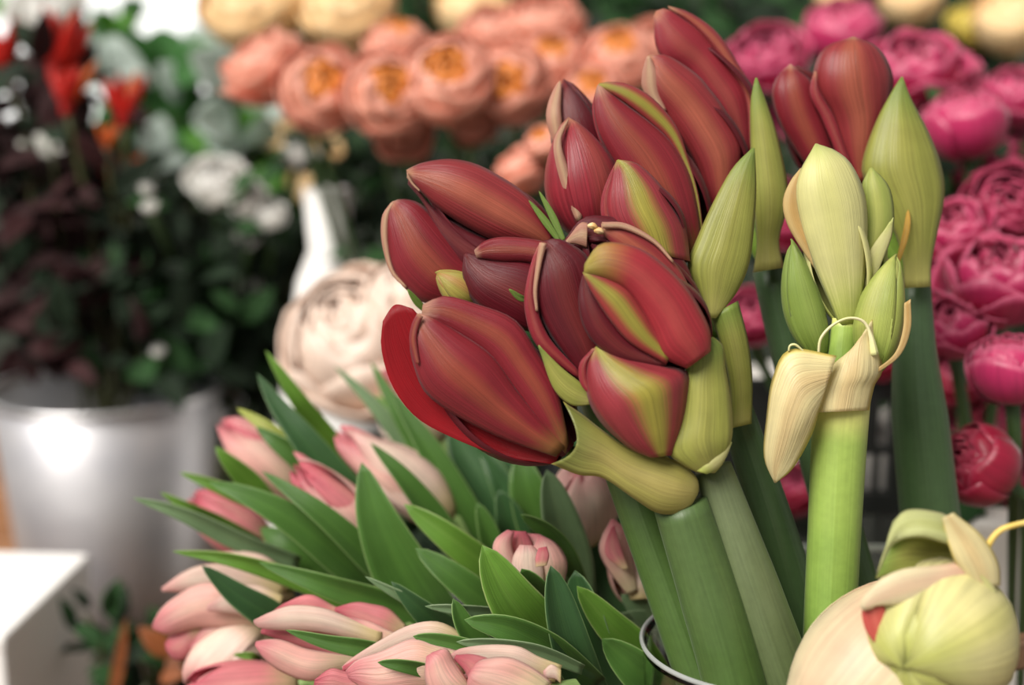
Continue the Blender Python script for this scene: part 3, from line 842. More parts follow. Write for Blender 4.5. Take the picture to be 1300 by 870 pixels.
for dx, dy, r in ((1062, 583, 0.0022), (1069, 573, 0.001), (1056, 577, 0.0007)):
    c = P(dx, dy, 0.6575)
    tube('water_drop', [c - UP * r * 1.2, c - UP * r * 0.6, c, c + UP * r * 0.5, c + UP * r], [0.00001, r * 0.85, r, r * 0.75, 0.00001], M['glass'], s6, nseg=12, nlen=12)

# --- right hand stalk
s5 = thing('amaryllis', 'right-hand amaryllis with two round red buds behind a broad pointed olive bract', 'amaryllis', P(1218, 1010, 0.79), AG)
pstem(s5, [(1218, 1010, 0.79), (1196, 800, 0.78), (1179, 640, 0.77), (1162, 460, 0.763), (1163, 355, 0.76)], [38, 37, 36, 33, 17], M['stem_deep'])
patch(s5, M['spathe'], [(1148, 366), (1144, 320), (1124, 270), (1099, 232), (1095, 205), (1112, 155), (1132, 117), (1144, 98)],
      [(1182, 364), (1182, 336), (1189, 300), (1199, 247), (1194, 207), (1178, 166), (1157, 126), (1146, 98)], 0.738, k=0.22, name='bract', ridge=0.03, nv=28)
leaf(s5, M['dry_orange'], [(1139, 335, 0.724), (1148, 305, 0.722), (1152, 285, 0.722), (1153, 266, 0.727)], 8, name='dried_streak', p=6)
flower(s5, (1098, 235, 0.765), (1085, 60, 0.758), 50, [
    (C_, [(1084, 232), (1068, 190), (1055, 148), (1035, 113), (1034, 84), (1049, 59), (1081, 48)], [(1104, 230), (1124, 172), (1133, 122), (1132, 90), (1114, 60), (1084, 47)], dict(d=0.752, k=0.3, nv=26)),
    (M['am_redder'], [(1078, 232), (1060, 190), (1043, 150), (1028, 118), (1034, 90)], [(1088, 228), (1074, 190), (1060, 150), (1042, 118), (1037, 92)], dict(d=0.746, k=0.3)),
], D_, D_, cr=0.5, label='round copper red bud')
flower(s5, (1062, 235, 0.77), (1006, 95, 0.762), 42, [
    (D_, [(1050, 215), (1040, 140), (1030, 105), (1006, 86)], [(1080, 220), (1066, 165), (1044, 115), (1036, 95), (1012, 83)], dict(d=0.758, k=0.2)),
    (M['am_red'], [(1036, 228), (1010, 192), (989, 156), (980, 120), (987, 97), (1003, 82)], [(1068, 220), (1054, 172), (1042, 136), (1032, 105), (1016, 91), (1004, 82)], dict(d=0.756, k=0.3)),
], D_, D_, cr=0.5)
for b in ((1096, 238, 0.77), (1060, 238, 0.775)):
    pedicel(s5, (1163, 360, 0.762), b, 9, 8)

# --- nodding pale bud in the foreground, bottom right
s7 = thing('amaryllis', 'nodding cream-pink and pale yellow amaryllis buds in the lower right foreground', 'amaryllis', P(1245, 705, 0.585), AG)
bud(s7, (1215, 745, 0.60), (1010, 985, 0.578), 100, M['cream_pink'], M['cream_pink'], M['cream_pink'], roll=30, tm=0.5, q=0.6, label='cream pink bud')
bud(s7, (1230, 772, 0.610), (1146, 848, 0.530), 97, M['cream_yellow'], M['cream_yellow'], M['cream_yellow'], roll=-20, tm=0.5, q=0.55, flat=1.0, label='pale yellow bud')
patch(s7, petal_mat('bud_red_inside', S(206, 92, 84), S(226, 120, 106), 0.4, 0.5, streak=0.2), [(1116, 824), (1100, 802), (1094, 780), (1097, 766)], [(1130, 815), (1128, 795), (1124, 775), (1120, 760)], 0.548, k=0.05, name='petal')
patch(s7, M['cream_pink'], [(1232, 712, 8), (1190, 718, 4), (1146, 723), (1115, 738), (1092, 764), (1096, 776)], [(1244, 740, 8), (1212, 752, 2), (1172, 762), (1140, 768), (1114, 769), (1106, 773)], 0.544, k=0.12, name='petal')
patch(s7, M['spathe'], [(1232, 716, 12), (1190, 724, 6), (1150, 726, 0), (1112, 734, -2)], [(1236, 700, 22), (1200, 690, 20), (1160, 680, 18), (1132, 690, 14)], 0.555, k=-0.3, name='bract')
patch(s7, M['spathe_lit'], [(1236, 704, 2), (1200, 690, -6), (1165, 682, -8), (1134, 692, -4), (1113, 732, -4)], [(1228, 690, 14), (1208, 658, 10), (1178, 648, 8), (1150, 648, 6), (1134, 662, 4)], 0.555, k=0.26, name='bract', wave=0.02)
patch(s7, M['wither'], [(1232, 745), (1213, 715), (1202, 685), (1196, 658)], [(1270, 744), (1267, 714), (1246, 680), (1210, 651)], 0.549, k=0.16, name='bract', wave=0.05)
patch(s7, M['cream_green'], [(1240, 800), (1252, 770), (1248, 740), (1232, 724)], [(1268, 800), (1270, 770), (1260, 742), (1240, 722)], 0.546, k=0.2, name='petal')
tube('dried_thread', [P(*q) for q in ((1247, 712, 0.558), (1256, 690, 0.555), (1268, 675, 0.553), (1284, 668, 0.553), (1320, 660, 0.56))], [0.0018, 0.0013, 0.0012, 0.0013], M['thread'], s7, nseg=10, nlen=24)
pstem(s7, [(1205, 1010, 0.72), (1218, 860, 0.69), (1232, 760, 0.65), (1238, 722, 0.605)], [30, 30, 26, 14], M['stem_light'])

NEAR[0] = 1.0

# ---------------------------------------------------------------- glass vase and clear box
def lathe_obj(name, profile, mat, parent=None, loc=None, nseg=64):
    v, f, uv = lathe_data(profile, nseg)
    ob = link(name, mesh_from(name, v, f, uv, mat), parent)
    if loc is not None: ob.location = loc
    return ob


vc = P(968, 815, 0.668)
zr = vc[2]
vase = lathe_obj('glass_vase', [(0.0, 0.0), (0.036, 0.0), (0.041, 0.006), (0.056, zr - 0.004), (0.0575, zr), (0.0555, zr + 0.0005), (0.0535, zr - 0.005), (0.039, 0.012), (0.0, 0.010)], M['glass'], None, (vc[0], vc[1], 0.0))
tag(vase, 'clear round glass vase holding the amaryllis stems', 'vase')

glass_lip = plain_mat('glass_lip_glint', S(176, 180, 178), S(196, 200, 196), 40, 0.12)  # pale rim colour paints in the light the clear glass catches
glass_lip.node_tree.nodes['Principled BSDF'].inputs['Transmission Weight'].default_value = 0.45
v, f, uv = tube_data(np.array([(0.0565 * math.cos(a), 0.0565 * math.sin(a), zr) for a in np.linspace(0, 2 * math.pi, 65)]), [0.0012], nseg=8, nlen=129, cap=False)
link('rim', mesh_from('rim', v, f, uv, glass_lip), vase)

bx = thing('clear_box', 'clear square-rimmed container behind the amaryllis stems', 'container', (0, 0, 0))
c0 = P(1150, 695, 0.86)
bx.location = (c0[0], c0[1] + 0.0, 0.0)
hz = c0[2]
W2, D2, th = 0.16, 0.06, 0.003
for nm, c, s in (('front_panel', (0, -0.0, hz / 2), (W2, th, hz)), ('back_panel', (0, D2, hz / 2), (W2, th, hz)),
                 ('side_panel', (-W2 / 2, D2 / 2, hz / 2), (th, D2 - th, hz)), ('side_panel', (W2 / 2, D2 / 2, hz / 2), (th, D2 - th, hz)), ('bottom_panel', (0, D2 / 2, 0.003), (W2 - th, D2 - th, 0.004))):
    box(nm, c, s, M['acrylic'], bx, 0.0006)
for nm, c, s in (('rim', (0, -0.001, hz), (W2 + 0.006, 0.005, 0.003)),):
    box(nm, c, s, plain_mat('acrylic_rim', S(150, 160, 150), S(170, 176, 164), 60, 0.3), bx, 0.0006)

# black crate with slots behind
CD = 0.965
cr0 = P(1130, 560, CD)
crate = thing('slotted_crate', 'black slotted plastic crate seen between the stems', 'crate', (cr0[0], cr0[1], 0.0))
cw, ch = 0.34, P(1130, 478, CD)[2]
cell = lambda x0, x1: ((x0 - 1130) * CD / FPX, (x1 - 1130) * CD / FPX)
rows = [(505, 566, [(1006, 1018), (1030, 1044), (1062, 1076), (1112, 1126), (1230, 1244), (1262, 1276)]),
        (576, 628, [(1000, 1013), (1028, 1040), (1064, 1076), (1096, 1110), (1117, 1128), (1232, 1246)])]
zt = ch
for y0, y1, slots in rows:
    z1, z0 = P(1130, y0, CD)[2], P(1130, y1, CD)[2]
    box('rail', (0, 0, (zt + z1) / 2), (cw + 0.02, 0.011, zt - z1), M['black'], crate, 0.001)
    x = -cw / 2
    for s0, s1x in [cell(*q) for q in slots] + [(cw / 2, cw / 2)]:
        box('bar', ((x + s0) / 2, 0, (z0 + z1) / 2), (s0 - x, 0.0108, z1 - z0 + 0.001), M['black'], crate, 0.001)
        x = s1x
    zt = z0
box('rail', (0, 0, zt / 2), (cw + 0.02, 0.011, zt), M['black'], crate, 0.001)
for sx in (-1, 1):
    box('side_panel', (sx * 0.185, 0.15, ch / 2), (0.012, 0.31, ch), M['black'], crate, 0.002)
o = thing('wrapping_paper', 'white wrapping paper glimpsed through the black crate slots', 'paper', (cr0[0] - 0.01, cr0[1] + 0.115, 0.0))
lathe_obj('paper_sheet', [(0.05, 0.01), (0.07, 0.2), (0.08, ch - 0.03), (0.0785, ch - 0.03), (0.0685, 0.2), (0.0485, 0.01)], M['paper'], o)

# right edge: paper, wood strip, box
q = P(1252, 652, 0.86)
o = box('paper_bag', (0, 0, q[2] / 2), (0.07, 0.035, q[2] - 0.004), M['paper'], None, 0.004); o.location = (q[0], q[1], 0.002)
o.rotation_euler = (0, 0, -0.35); tag(o, 'pale paper bag between the clear box and crimson roses', 'bag')
o = box('wooden_strip', (0, 0, 0), (0.2, 0.012, 0.016), M['wood'], None, 0.002); q = P(1330, 822, 0.74); o.location = q
o.rotation_euler = (0, -0.12, 0.1); tag(o, 'brown wooden strip at the lower right edge', 'strip')


# ---------------------------------------------------------------- tulips
TG = 'pink tulips in the bunch'
FOOT = (740, 1130, 0.83)
tul = []


def tulip(label, base, tip, R, roll=0, open_=0.05, mats=('tu_pink', 'tu_deep'), wob=0.16, tm=0.42, q=0.62, seed=0, n=3, r0=0.35):
    t = thing('tulip', label, 'tulip', P(*FOOT) + np.array([0.006 * (len(tul) % 5) - 0.012, 0.006 * (len(tul) // 5), 0]), TG)
    bud(t, base, tip, R, M[mats[0]], M[mats[1]], M[mats[1]], roll=roll, open_=open_, tm=tm, q=q, wob=wob, seed=seed, name='bloom', n=n, r0=r0)
    m = ((base[0] * 0.55 + FOOT[0] * 0.45) + 10, base[1] * 0.45 + FOOT[1] * 0.55 - 60, base[2] * 0.5 + FOOT[2] * 0.5)
    a = np.array(t.location)
    tube('stem', [a, P(*m), P(base[0] + (base[0] - tip[0]) * 0.12, base[1] + (base[1] - tip[1]) * 0.12, base[2]), P(*base) * 0.85 + P(*tip) * 0.15], [0.004, 0.0042, 0.004, 0.003], M['tulip_stem'], t, nseg=10, nlen=18)
    tul.append((t, base))
    return t


def tulip_p(label, base, tip, R, patches, back='tu_pink', backs=(120, 180, 240), cr=0.5):
    t = thing('tulip', label, 'tulip', P(*FOOT) + np.array([0.006 * (len(tul) % 5) - 0.012, 0.006 * (len(tul) // 5), 0]), TG)
    flower(t, base, tip, R, [(M[q[0]],) + tuple(q[1:]) for q in patches], M['tu_deep'], M[back], name='bloom', backs=backs, cr=cr)
    m = ((base[0] * 0.55 + FOOT[0] * 0.45) + 10, base[1] * 0.45 + FOOT[1] * 0.55 - 60, base[2] * 0.5 + FOOT[2] * 0.5)
    tube('stem', [np.array(t.location), P(*m), P(base[0] + (base[0] - tip[0]) * 0.12, base[1] + (base[1] - tip[1]) * 0.12, base[2]), P(*base) * 0.85 + P(*tip) * 0.15], [0.004, 0.0042, 0.004, 0.003], M['tulip_stem'], t, nseg=10, nlen=18)
    tul.append((t, base))
    return t


t1 = tulip('pink tulip at the upper left of the bunch, nearest the zinc bucket', (392, 632, 0.82), (284, 544, 0.82), 34, 15, 0.03, ('tu_pink', 'tu_deep'))
t2 = tulip('deep pink half-hidden tulip at far left under long green leaves', (345, 706, 0.82), (244, 632, 0.82), 30, 40, 0.05, ('tu_deep', 'tu_deep'))
t3 = tulip('slim pink tulip below the dark leaf, pointing up left', (486, 704, 0.775), (378, 594, 0.77), 31, -10, 0.02, ('tu_pink', 'tu_deep'))
t4 = tulip('pale pink tulip just below the dark red amaryllis flower', (572, 662, 0.79), (436, 548, 0.79), 33, 25, 0.04, ('tu_cream', 'tu_pink'))
t5 = tulip_p('large opening pink tulip at the lower left with spread petals', (372, 752, 0.775), (215, 790, 0.768), 48, [
    ('tu_cream', [(366, 752), (330, 747), (290, 727), (268, 713)], [(367, 735), (345, 711), (318, 701), (284, 701), (270, 708)], dict(d=0.770, k=0.3)),
    ('tu_cream', [(352, 768), (300, 757), (250, 754), (206, 751)], [(362, 745), (320, 727), (285, 717), (254, 718), (229, 729), (205, 747)], dict(d=0.762, k=0.3, wave=0.03)),
    ('tu_deep', [(262, 800), (240, 834), (222, 838), (211, 826)], [(242, 792), (222, 801), (210, 816)], dict(d=0.758, k=0.25)),
    ('tu_pink', [(347, 805), (310, 810), (280, 814), (252, 828), (241, 823)], [(354, 782), (300, 783), (260, 795), (243, 818)], dict(d=0.756, k=0.3, wave=0.03)),
    ('tu_pink', [(348, 795), (300, 797), (250, 797), (215, 806), (195, 799)], [(358, 757), (300, 743), (255, 741), (224, 757), (204, 774), (193, 794)], dict(d=0.752, k=0.26, puck=0.1, nu=19, wave=0.02)),
    ('tu_cream', [(352, 785), (330, 790), (300, 780), (262, 776)], [(360, 757), (330, 744), (300, 745), (264, 768)], dict(d=0.741, k=0.18)),
])
t6 = tulip('blush tulip tucked under the large opening one', (345, 790, 0.765), (252, 880, 0.75), 40, 60, 0.10, ('tu_cream', 'tu_pink'))
t7 = tulip_p('pink tulip with rosy stripes beside a narrow leaf, bottom middle left', (512, 806, 0.712), (340, 808, 0.70), 40, [
    ('tu_deep', [(445, 797), (400, 792), (370, 787), (348, 780)], [(445, 780), (423, 769), (393, 755), (362, 766), (347, 776)], dict(d=0.702, k=0.2)),
    ('tu_deep', [(512, 812), (480, 814), (450, 796), (425, 776)], [(516, 795), (495, 774), (470, 767), (450, 765), (425, 772)], dict(d=0.698, k=0.22)),
    ('tu_deep', [(458, 852), (437, 840), (400, 827), (365, 816), (331, 804)], [(474, 825), (430, 811), (390, 799), (360, 798), (332, 799)], dict(d=0.698, k=0.2)),
    ('tu_pink', [(456, 850), (434, 852), (395, 865), (359, 854), (336, 837), (324, 820)], [(458, 836), (437, 832), (390, 824), (359, 813), (340, 812), (325, 815)], dict(d=0.690, k=0.3, puck=0.08)),
    ('tu_cream', [(482, 824), (440, 810), (400, 802), (365, 801), (332, 798), (323, 792)], [(486, 800), (445, 785), (409, 772), (370, 769), (340, 779), (322, 788)], dict(d=0.690, k=0.3, puck=0.06, nu=17)),
    ('tu_pink', [(508, 824), (485, 826), (460, 812), (440, 792)], [(512, 808), (492, 800), (470, 790), (444, 784)], dict(d=0.690, k=0.2)),
])
t8 = tulip_p('full creamy pink tulip at bottom, left of the frontmost one', (596, 845, 0.675), (425, 872, 0.662), 44, [
    ('tu_cream', [(590, 834), (540, 820), (490, 832), (438, 854)], [(590, 812), (578, 799), (552, 789), (517, 795), (478, 816), (448, 835), (434, 847)], dict(d=0.664, k=0.24, wave=0.02)),
    ('tu_deep', [(490, 850), (465, 850), (450, 852), (434, 852)], [(490, 830), (470, 833), (452, 838), (436, 846)], dict(d=0.656, k=0.2)),
    ('tu_deep', [(485, 890), (430, 890), (398, 872)], [(475, 858), (440, 853), (420, 849), (400, 863)], dict(d=0.654, k=0.25, puck=0.15, nu=19)),
    ('tu_pink', [(585, 880), (530, 886), (480, 884), (443, 862)], [(592, 830), (552, 818), (524, 811), (485, 827), (455, 837), (439, 852)], dict(d=0.650, k=0.26, puck=0.1, nu=19, wave=0.02)),
])
t9 = tulip_p('frontmost pink tulip cut by the bottom edge', (715, 876, 0.648), (560, 876, 0.64), 42, [
    ('tu_cream', [(704, 866), (650, 852), (610, 847), (573, 840)], [(714, 845), (684, 834), (658, 821), (619, 819), (584, 824), (571, 832)], dict(d=0.642, k=0.2, wave=0.03, puck=0.08, nu=17)),
    ('tu_deep', [(645, 884), (605, 876), (590, 852), (576, 837)], [(655, 852), (625, 838), (600, 831), (579, 832)], dict(d=0.634, k=0.15)),
    ('tu_pink', [(596, 895), (555, 890), (540, 864), (541, 834)], [(604, 885), (592, 862), (577, 840), (567, 824), (551, 828)], dict(d=0.632, k=0.25, wave=0.04)),
    ('tu_pink', [(668, 900), (622, 895), (595, 876), (595, 857)], [(700, 866), (676, 848), (646, 835), (612, 838), (597, 852)], dict(d=0.628, k=0.25, puck=0.12, nu=19, wave=0.03)),
    ('tu_cream', [(712, 868), (704, 862), (690, 862)], [(712, 850), (700, 844), (690, 852)], dict(d=0.632, k=0.2)),
])
t10 = tulip('pink tulip petals at the very bottom left edge', (380, 870, 0.735), (245, 878, 0.725), 30, 0, 0.06, ('tu_deep', 'tu_pink'))
t11 = tulip_p('round pink tulip head peeping from the middle leaves', (684, 768, 0.705), (668, 686, 0.695), 42, [
    ('tu_pink', [(650, 752), (631, 722), (628, 697), (644, 676)], [(714, 752), (720, 715), (707, 691), (686, 679)], dict(d=0.697, k=0.2, puck=0.1, nu=17)),
    ('tu_deep', [(655, 735), (647, 706), (643, 688), (650, 674)], [(686, 730), (680, 706), (676, 690), (668, 675)], dict(d=0.690, k=0.15)),
    ('tu_pink', [(676, 745), (672, 715), (676, 697), (684, 681)], [(714, 748), (720, 718), (713, 700), (701, 687), (686, 680)], dict(d=0.686, k=0.3, puck=0.1, nu=17)),
    ('tu_pink', [(654, 745), (637, 722), (626, 702), (629, 685), (644, 673)], [(666, 742), (656, 712), (650, 692), (653, 675)], dict(d=0.684, k=0.3)),
    ('tu_cream', [(654, 748), (650, 722), (652, 706), (660, 692)], [(692, 746), (690, 720), (686, 704), (676, 693)], dict(d=0.680, k=0.22, puck=0.15, nu=17)),
    ('tu_deep', [(680, 720), (680, 708), (684, 696)], [(694, 718), (697, 706), (694, 694)], dict(d=0.668, k=0.1)),
])
t12 = tulip('pale pink tulip head right below the olive bract', (738, 690, 0.77), (738, 590, 0.745), 42, 25, -0.02, ('tu_cream', 'tu_pink'), tm=0.5, q=0.5, wob=0.12)
t13 = tulip_p('small pink tulip beside the leftmost thick amaryllis stem', (810, 770, 0.735), (782, 672, 0.725), 30, [
    ('tu_cream', [(800, 762), (796, 737), (803, 712), (807, 695)], [(830, 760), (831, 742), (824, 722), (812, 697)], dict(d=0.722, k=0.3)),
    ('tu_pink', [(796, 755), (772, 724), (761, 700), (764, 682), (776, 660)], [(810, 750), (805, 715), (801, 691), (792, 671), (780, 660)], dict(d=0.718, k=0.32, wave=0.02)),
    ('tu_deep', [(792, 724), (771, 708), (768, 691), (776, 670)], [(798, 722), (790, 700), (784, 681), (780, 667)], dict(d=0.707, k=0.08)),
])
t14 = tulip('pink tulip hidden behind the front red flower, one petal showing', (560, 560, 0.84), (492, 478, 0.84), 24, 0, 0.02, ('tu_pink', 'tu_deep'))

# (leaf foot ... tip as x, y, d), width, material, twist, owner
LV = [
    ([(470, 620, .82), (410, 548, .81), (374, 500, .80), (337, 445, .80)], 30, 'tl_light', 15, t1),
    ([(505, 740, .80), (455, 650, .785), (395, 570, .78), (352, 515, .785), (326, 474, .79)], 50, 'tl_dark', -10, t1),
    ([(420, 610, .80), (375, 572, .79), (335, 540, .79), (300, 518, .80)], 24, 'tl_yellow', 10, t1),
    ([(430, 625, .795), (385, 585, .785), (350, 560, .785), (325, 542, .79)], 34, 'tl_mid', 20, t1),
    ([(350, 650, .80), (315, 610, .79), (290, 585, .785), (273, 567, .785)], 34, 'tl_light', 15, t2),
    ([(370, 650, .80), (320, 635, .79), (270, 615, .785), (228, 600, .79)], 22, 'tl_light', 30, t2),
    ([(520, 790, .78), (440, 715, .76), (370, 660, .75), (310, 628, .75), (263, 612, .755)], 52, 'tl_mid', -10, t2),
    ([(380, 715, .78), (310, 690, .77), (230, 652, .76), (168, 632, .76)], 27, 'tl_grey', 20, t2),
    ([(330, 690, .80), (280, 665, .79), (240, 645, .78), (203, 625, .78)], 22, 'tl_light', 20, t2),
    ([(480, 790, .76), (400, 745, .75), (300, 712, .74), (218, 700, .745)], 27, 'tl_light', 25, t5),
    ([(390, 825, .75), (345, 785, .735), (300, 755, .73), (256, 718, .73)], 44, 'tl_dark', -10, t5),
    ([(600, 830, .74), (505, 775, .725), (410, 742, .715), (328, 714, .72)], 42, 'tl_mid', 15, t7),
    ([(560, 800, .77), (480, 720, .75), (410, 655, .74), (332, 598, .75)], 40, 'tl_mid', -15, t3),
    ([(580, 820, .75), (520, 740, .74), (480, 660, .735), (459, 587, .74)], 84, 'tl_mid', 10, t3),
    ([(600, 740, .77), (560, 670, .765), (515, 610, .76), (470, 562, .765)], 36, 'tl_mid', -15, t4),
    ([(600, 700, .83), (540, 600, .83), (480, 520, .83), (424, 464, .84)], 28, 'tl_grey', 10, t4),
    ([(620, 720, .83), (560, 610, .82), (510, 530, .82), (470, 458, .83)], 34, 'tl_mid', 10, t4),
    ([(660, 760, .80), (600, 670, .79), (550, 580, .79), (496, 495, .80)], 46, 'tl_mid', -10, t14),
    ([(690, 800, .76), (640, 740, .735), (580, 690, .725), (513, 640, .73)], 40, 'tl_light', 10, t11),
    ([(690, 840, .74), (640, 785, .72), (585, 740, .71), (527, 696, .715)], 40, 'tl_mid', -10, t11),
    ([(700, 780, .81), (660, 690, .80), (620, 620, .80), (570, 540, .81)], 70, 'tl_dark', 0, t12),
    ([(700, 760, .82), (675, 680, .81), (650, 610, .80), (610, 545, .81)], 60, 'tl_dark', 10, t12),
    ([(720, 760, .78), (690, 680, .77), (670, 620, .765), (660, 575, .77)], 56, 'tl_mid', 10, t12),
    ([(740, 790, .75), (725, 710, .735), (708, 650, .725), (694, 596, .725)], 52, 'tl_grey', -10, t12),
    ([(745, 760, .73), (720, 705, .715), (695, 675, .705), (660, 653, .70)], 26, 'tl_mid', 30, t12),
    ([(650, 770, .77), (630, 710, .76), (618, 670, .755), (606, 638, .755)], 30, 'tl_mid', 0, t11),
    ([(670, 770, .78), (658, 700, .77), (648, 660, .765), (633, 622, .765)], 44, 'tl_dark', 0, t11),
    ([(735, 885, .70), (690, 815, .67), (645, 755, .655), (612, 692, .655)], 72, 'tl_light', -8, t11),
    ([(640, 850, .71), (580, 810, .70), (535, 775, .69), (496, 738, .69)], 46, 'tl_dark', 10, t7),
    ([(590, 800, .70), (545, 775, .695), (500, 752, .69), (463, 732, .69)], 18, 'tl_grey', 20, t7),
    ([(690, 800, .69), (640, 782, .68), (590, 775, .67), (539, 770, .67)], 16, 'tl_grey', 25, t11),
    ([(660, 860, .68), (615, 825, .67), (590, 795, .665), (575, 760, .665)], 30, 'tl_mid', -20, t8),
    ([(760, 870, .68), (700, 825, .66), (645, 798, .65), (589, 787, .65)], 40, 'tl_mid', 15, t9),
    ([(740, 850, .66), (690, 830, .65), (635, 820, .645), (579, 815, .645)], 20, 'tl_grey', 25, t9),
    ([(765, 900, .69), (735, 850, .67), (715, 790, .66), (699, 718, .66)], 50, 'tl_dark', -20, t11),
    ([(790, 900, .70), (755, 830, .69), (740, 770, .685), (730, 724, .685)], 56, 'tl_dark', 20, t11),
    ([(860, 900, .71), (810, 830, .69), (770, 790, .68), (732, 744, .675)], 46, 'tl_light', -10, t13),
    ([(880, 930, .70), (840, 880, .69), (805, 848, .68), (764, 811, .675)], 54, 'tl_mid', 0, t13),
    ([(580, 868, .65), (545, 853, .645), (510, 845, .64), (479, 841, .64)], 18, 'tl_mid', 20, t8),
    ([(520, 836, .68), (470, 825, .672), (415, 815, .67), (362, 800, .67)], 26, 'tl_mid', 15, t7),
    ([(640, 840, .66), (600, 825, .652), (560, 815, .65), (524, 808, .65)], 24, 'tl_mid', 10, t8),
    ([(860, 830, .74), (830, 790, .73), (810, 770, .725), (788, 755, .725)], 34, 'tl_grey', 15, t13),
    ([(850, 800, .74), (820, 790, .73), (780, 795, .725), (745, 800, .73)], 32, 'tl_grey', 20, t13),
    ([(700, 800, .70), (682, 760, .68), (672, 740, .672), (662, 722, .668)], 46, 'tl_mid', 10, t11),
    ([(330, 838, .74), (320, 834, .735), (305, 832, .735), (296, 832, .735)], 12, 'tl_light', 10, t6),
    ([(560, 640, .85), (530, 590, .85), (500, 540, .85), (478, 500, .86)], 34, 'tl_light', 0, t14),
    ([(470, 660, .84), (440, 610, .83), (410, 560, .83), (388, 515, .84)], 36, 'tl_mid', 0, t1),
    ([(660, 900, .78), (600, 840, .77), (560, 800, .765), (520, 770, .77)], 70, 'tl_dark', 0, t7),
    ([(620, 880, .77), (560, 800, .76), (520, 740, .76), (480, 700, .765)], 80, 'tl_dark', 0, t3),
    ([(700, 900, .80), (670, 800, .79), (640, 740, .785), (600, 690, .79)], 90, 'tl_dark', 0, t11),
    ([(800, 900, .80), (770, 800, .79), (760, 740, .785), (760, 680, .79)], 80, 'tl_dark', 0, t13),
    ([(470, 780, .80), (400, 720, .79), (360, 690, .79), (330, 670, .80)], 60, 'tl_mid', 0, t2),
]
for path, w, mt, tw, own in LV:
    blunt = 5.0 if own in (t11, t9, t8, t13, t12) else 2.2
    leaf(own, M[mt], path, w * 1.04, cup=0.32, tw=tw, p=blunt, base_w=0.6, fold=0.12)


# ---------------------------------------------------------------- roses
def rose_petal_mesh(name, R, amin, amax, W, flare, rip, zoff, mat, seed, nu=9, nv=9):
    rng = random.Random(seed)
    p1, p2, f1 = rng.uniform(0, 6), rng.uniform(0, 6), rng.uniform(3, 6)
    pts = np.zeros((nv, nu, 3))
    for j in range(nv):
        t = j / (nv - 1)
        for i in range(nu):
            x = 2 * i / (nu - 1) - 1
            al = math.radians(amin + (amax - amin) * t * (1 - 0.16 * x * x * t - 0.05 * t * math.sin(f1 * x + p2)))
            ph = math.radians(x * W)
            r = R * (1 + flare * t ** 4 + rip * t ** 2 * math.sin(f1 * x + p1) + 0.05 * x)
            pts[j, i] = (r * math.sin(al) * math.cos(ph), r * math.sin(al) * math.sin(ph), -r * math.cos(al) + zoff)
    v, f, uv = grid_data(pts, 0.02)
    return mesh_from(name, v, f, uv, mat)


def rose_kind(name, whorls, seed):
    """whorls: (count, R, alpha_max, W, flare, ripple, zoff, material) -> list of (mesh, turn)"""
    rng = random.Random(seed)
    out = []
    ph = 0
    for n, R, am, W, fl, rp, zo, mt in whorls:
        kinds = [rose_petal_mesh(name + '_petal', R, 12, am * rng.uniform(0.95, 1.04), W, fl * rng.uniform(0.6, 1.3), rp, zo, M[mt], rng.random()) for _ in range(min(n, 3))]
        ph += rng.uniform(20, 60)
        for k in range(n):
            out.append((kinds[k % len(kinds)], math.radians(ph + k * 360 / n + rng.uniform(-8, 8)), rng.uniform(-0.05, 0.05)))
    return out


def peony(name, a, b, seed, fl=0.14, rp=0.06):
    return rose_kind(name, [(5, 1.0, 98, 52, fl, rp, 0.0, a), (5, 0.9, 122, 50, fl * 0.6, rp, 0.03, a), (6, 0.76, 136, 46, 0.05, rp, 0.07, a),
                            (6, 0.60, 146, 46, 0.03, rp * 1.2, 0.12, b), (5, 0.43, 150, 50, 0.02, rp * 1.5, 0.2, b), (4, 0.26, 152, 60, 0, rp * 2, 0.3, b)], seed)


def ball(name, a, b, seed, cl=1.0):
    return rose_kind(name, [(4, 1.0, 118 * cl, 58, 0.03, 0.03, 0.0, a), (5, 0.93, 134 * cl, 52, 0.0, 0.03, 0.0, a), (5, 0.84, 141, 50, 0.0, 0.03, 0.06, a),
                            (5, 0.72, 144, 50, 0.0, 0.04, 0.16, a), (5, 0.57, 148, 52, 0.0, 0.05, 0.29, b), (5, 0.40, 152, 54, 0.0, 0.05, 0.43, b), (4, 0.24, 156, 66, 0, 0.05, 0.56, b)], seed)


KIND = {
    'mag': peony('magenta', 'ro_mag', 'ro_mag', 3), 'mag2': peony('magenta', 'ro_mag', 'ro_magd', 5, 0.22, 0.1), 'magd': peony('deep', 'ro_magd', 'ro_magd', 7),
    'magball': ball('magenta_ball', 'ro_mag', 'ro_magd', 9), 'crim': ball('crimson', 'ro_magr', 'ro_magr', 11, 1.12), 'crimd': peony('crimson_open', 'ro_magr', 'ro_magd', 12),
    'peach': ball('peach', 'ro_peach', 'ro_orange', 13, 0.98), 'peach2': ball('peach', 'ro_peach', 'ro_orange', 14, 0.86), 'peachp': peony('peach', 'ro_peach', 'ro_peach', 15),
    'orange': ball('orange', 'ro_peach', 'ro_orange', 16, 0.78), 'apri': ball('apricot', 'ro_apri', 'ro_apri', 17, 1.0), 'cream': ball('cream', 'ro_cream', 'ro_cream', 18, 0.86),
    'white': peony('white', 'ro_white', 'ro_white', 19, 0.2, 0.1), 'yellow': peony('yellow', 'ro_yellow', 'ro_yellow', 20),
}


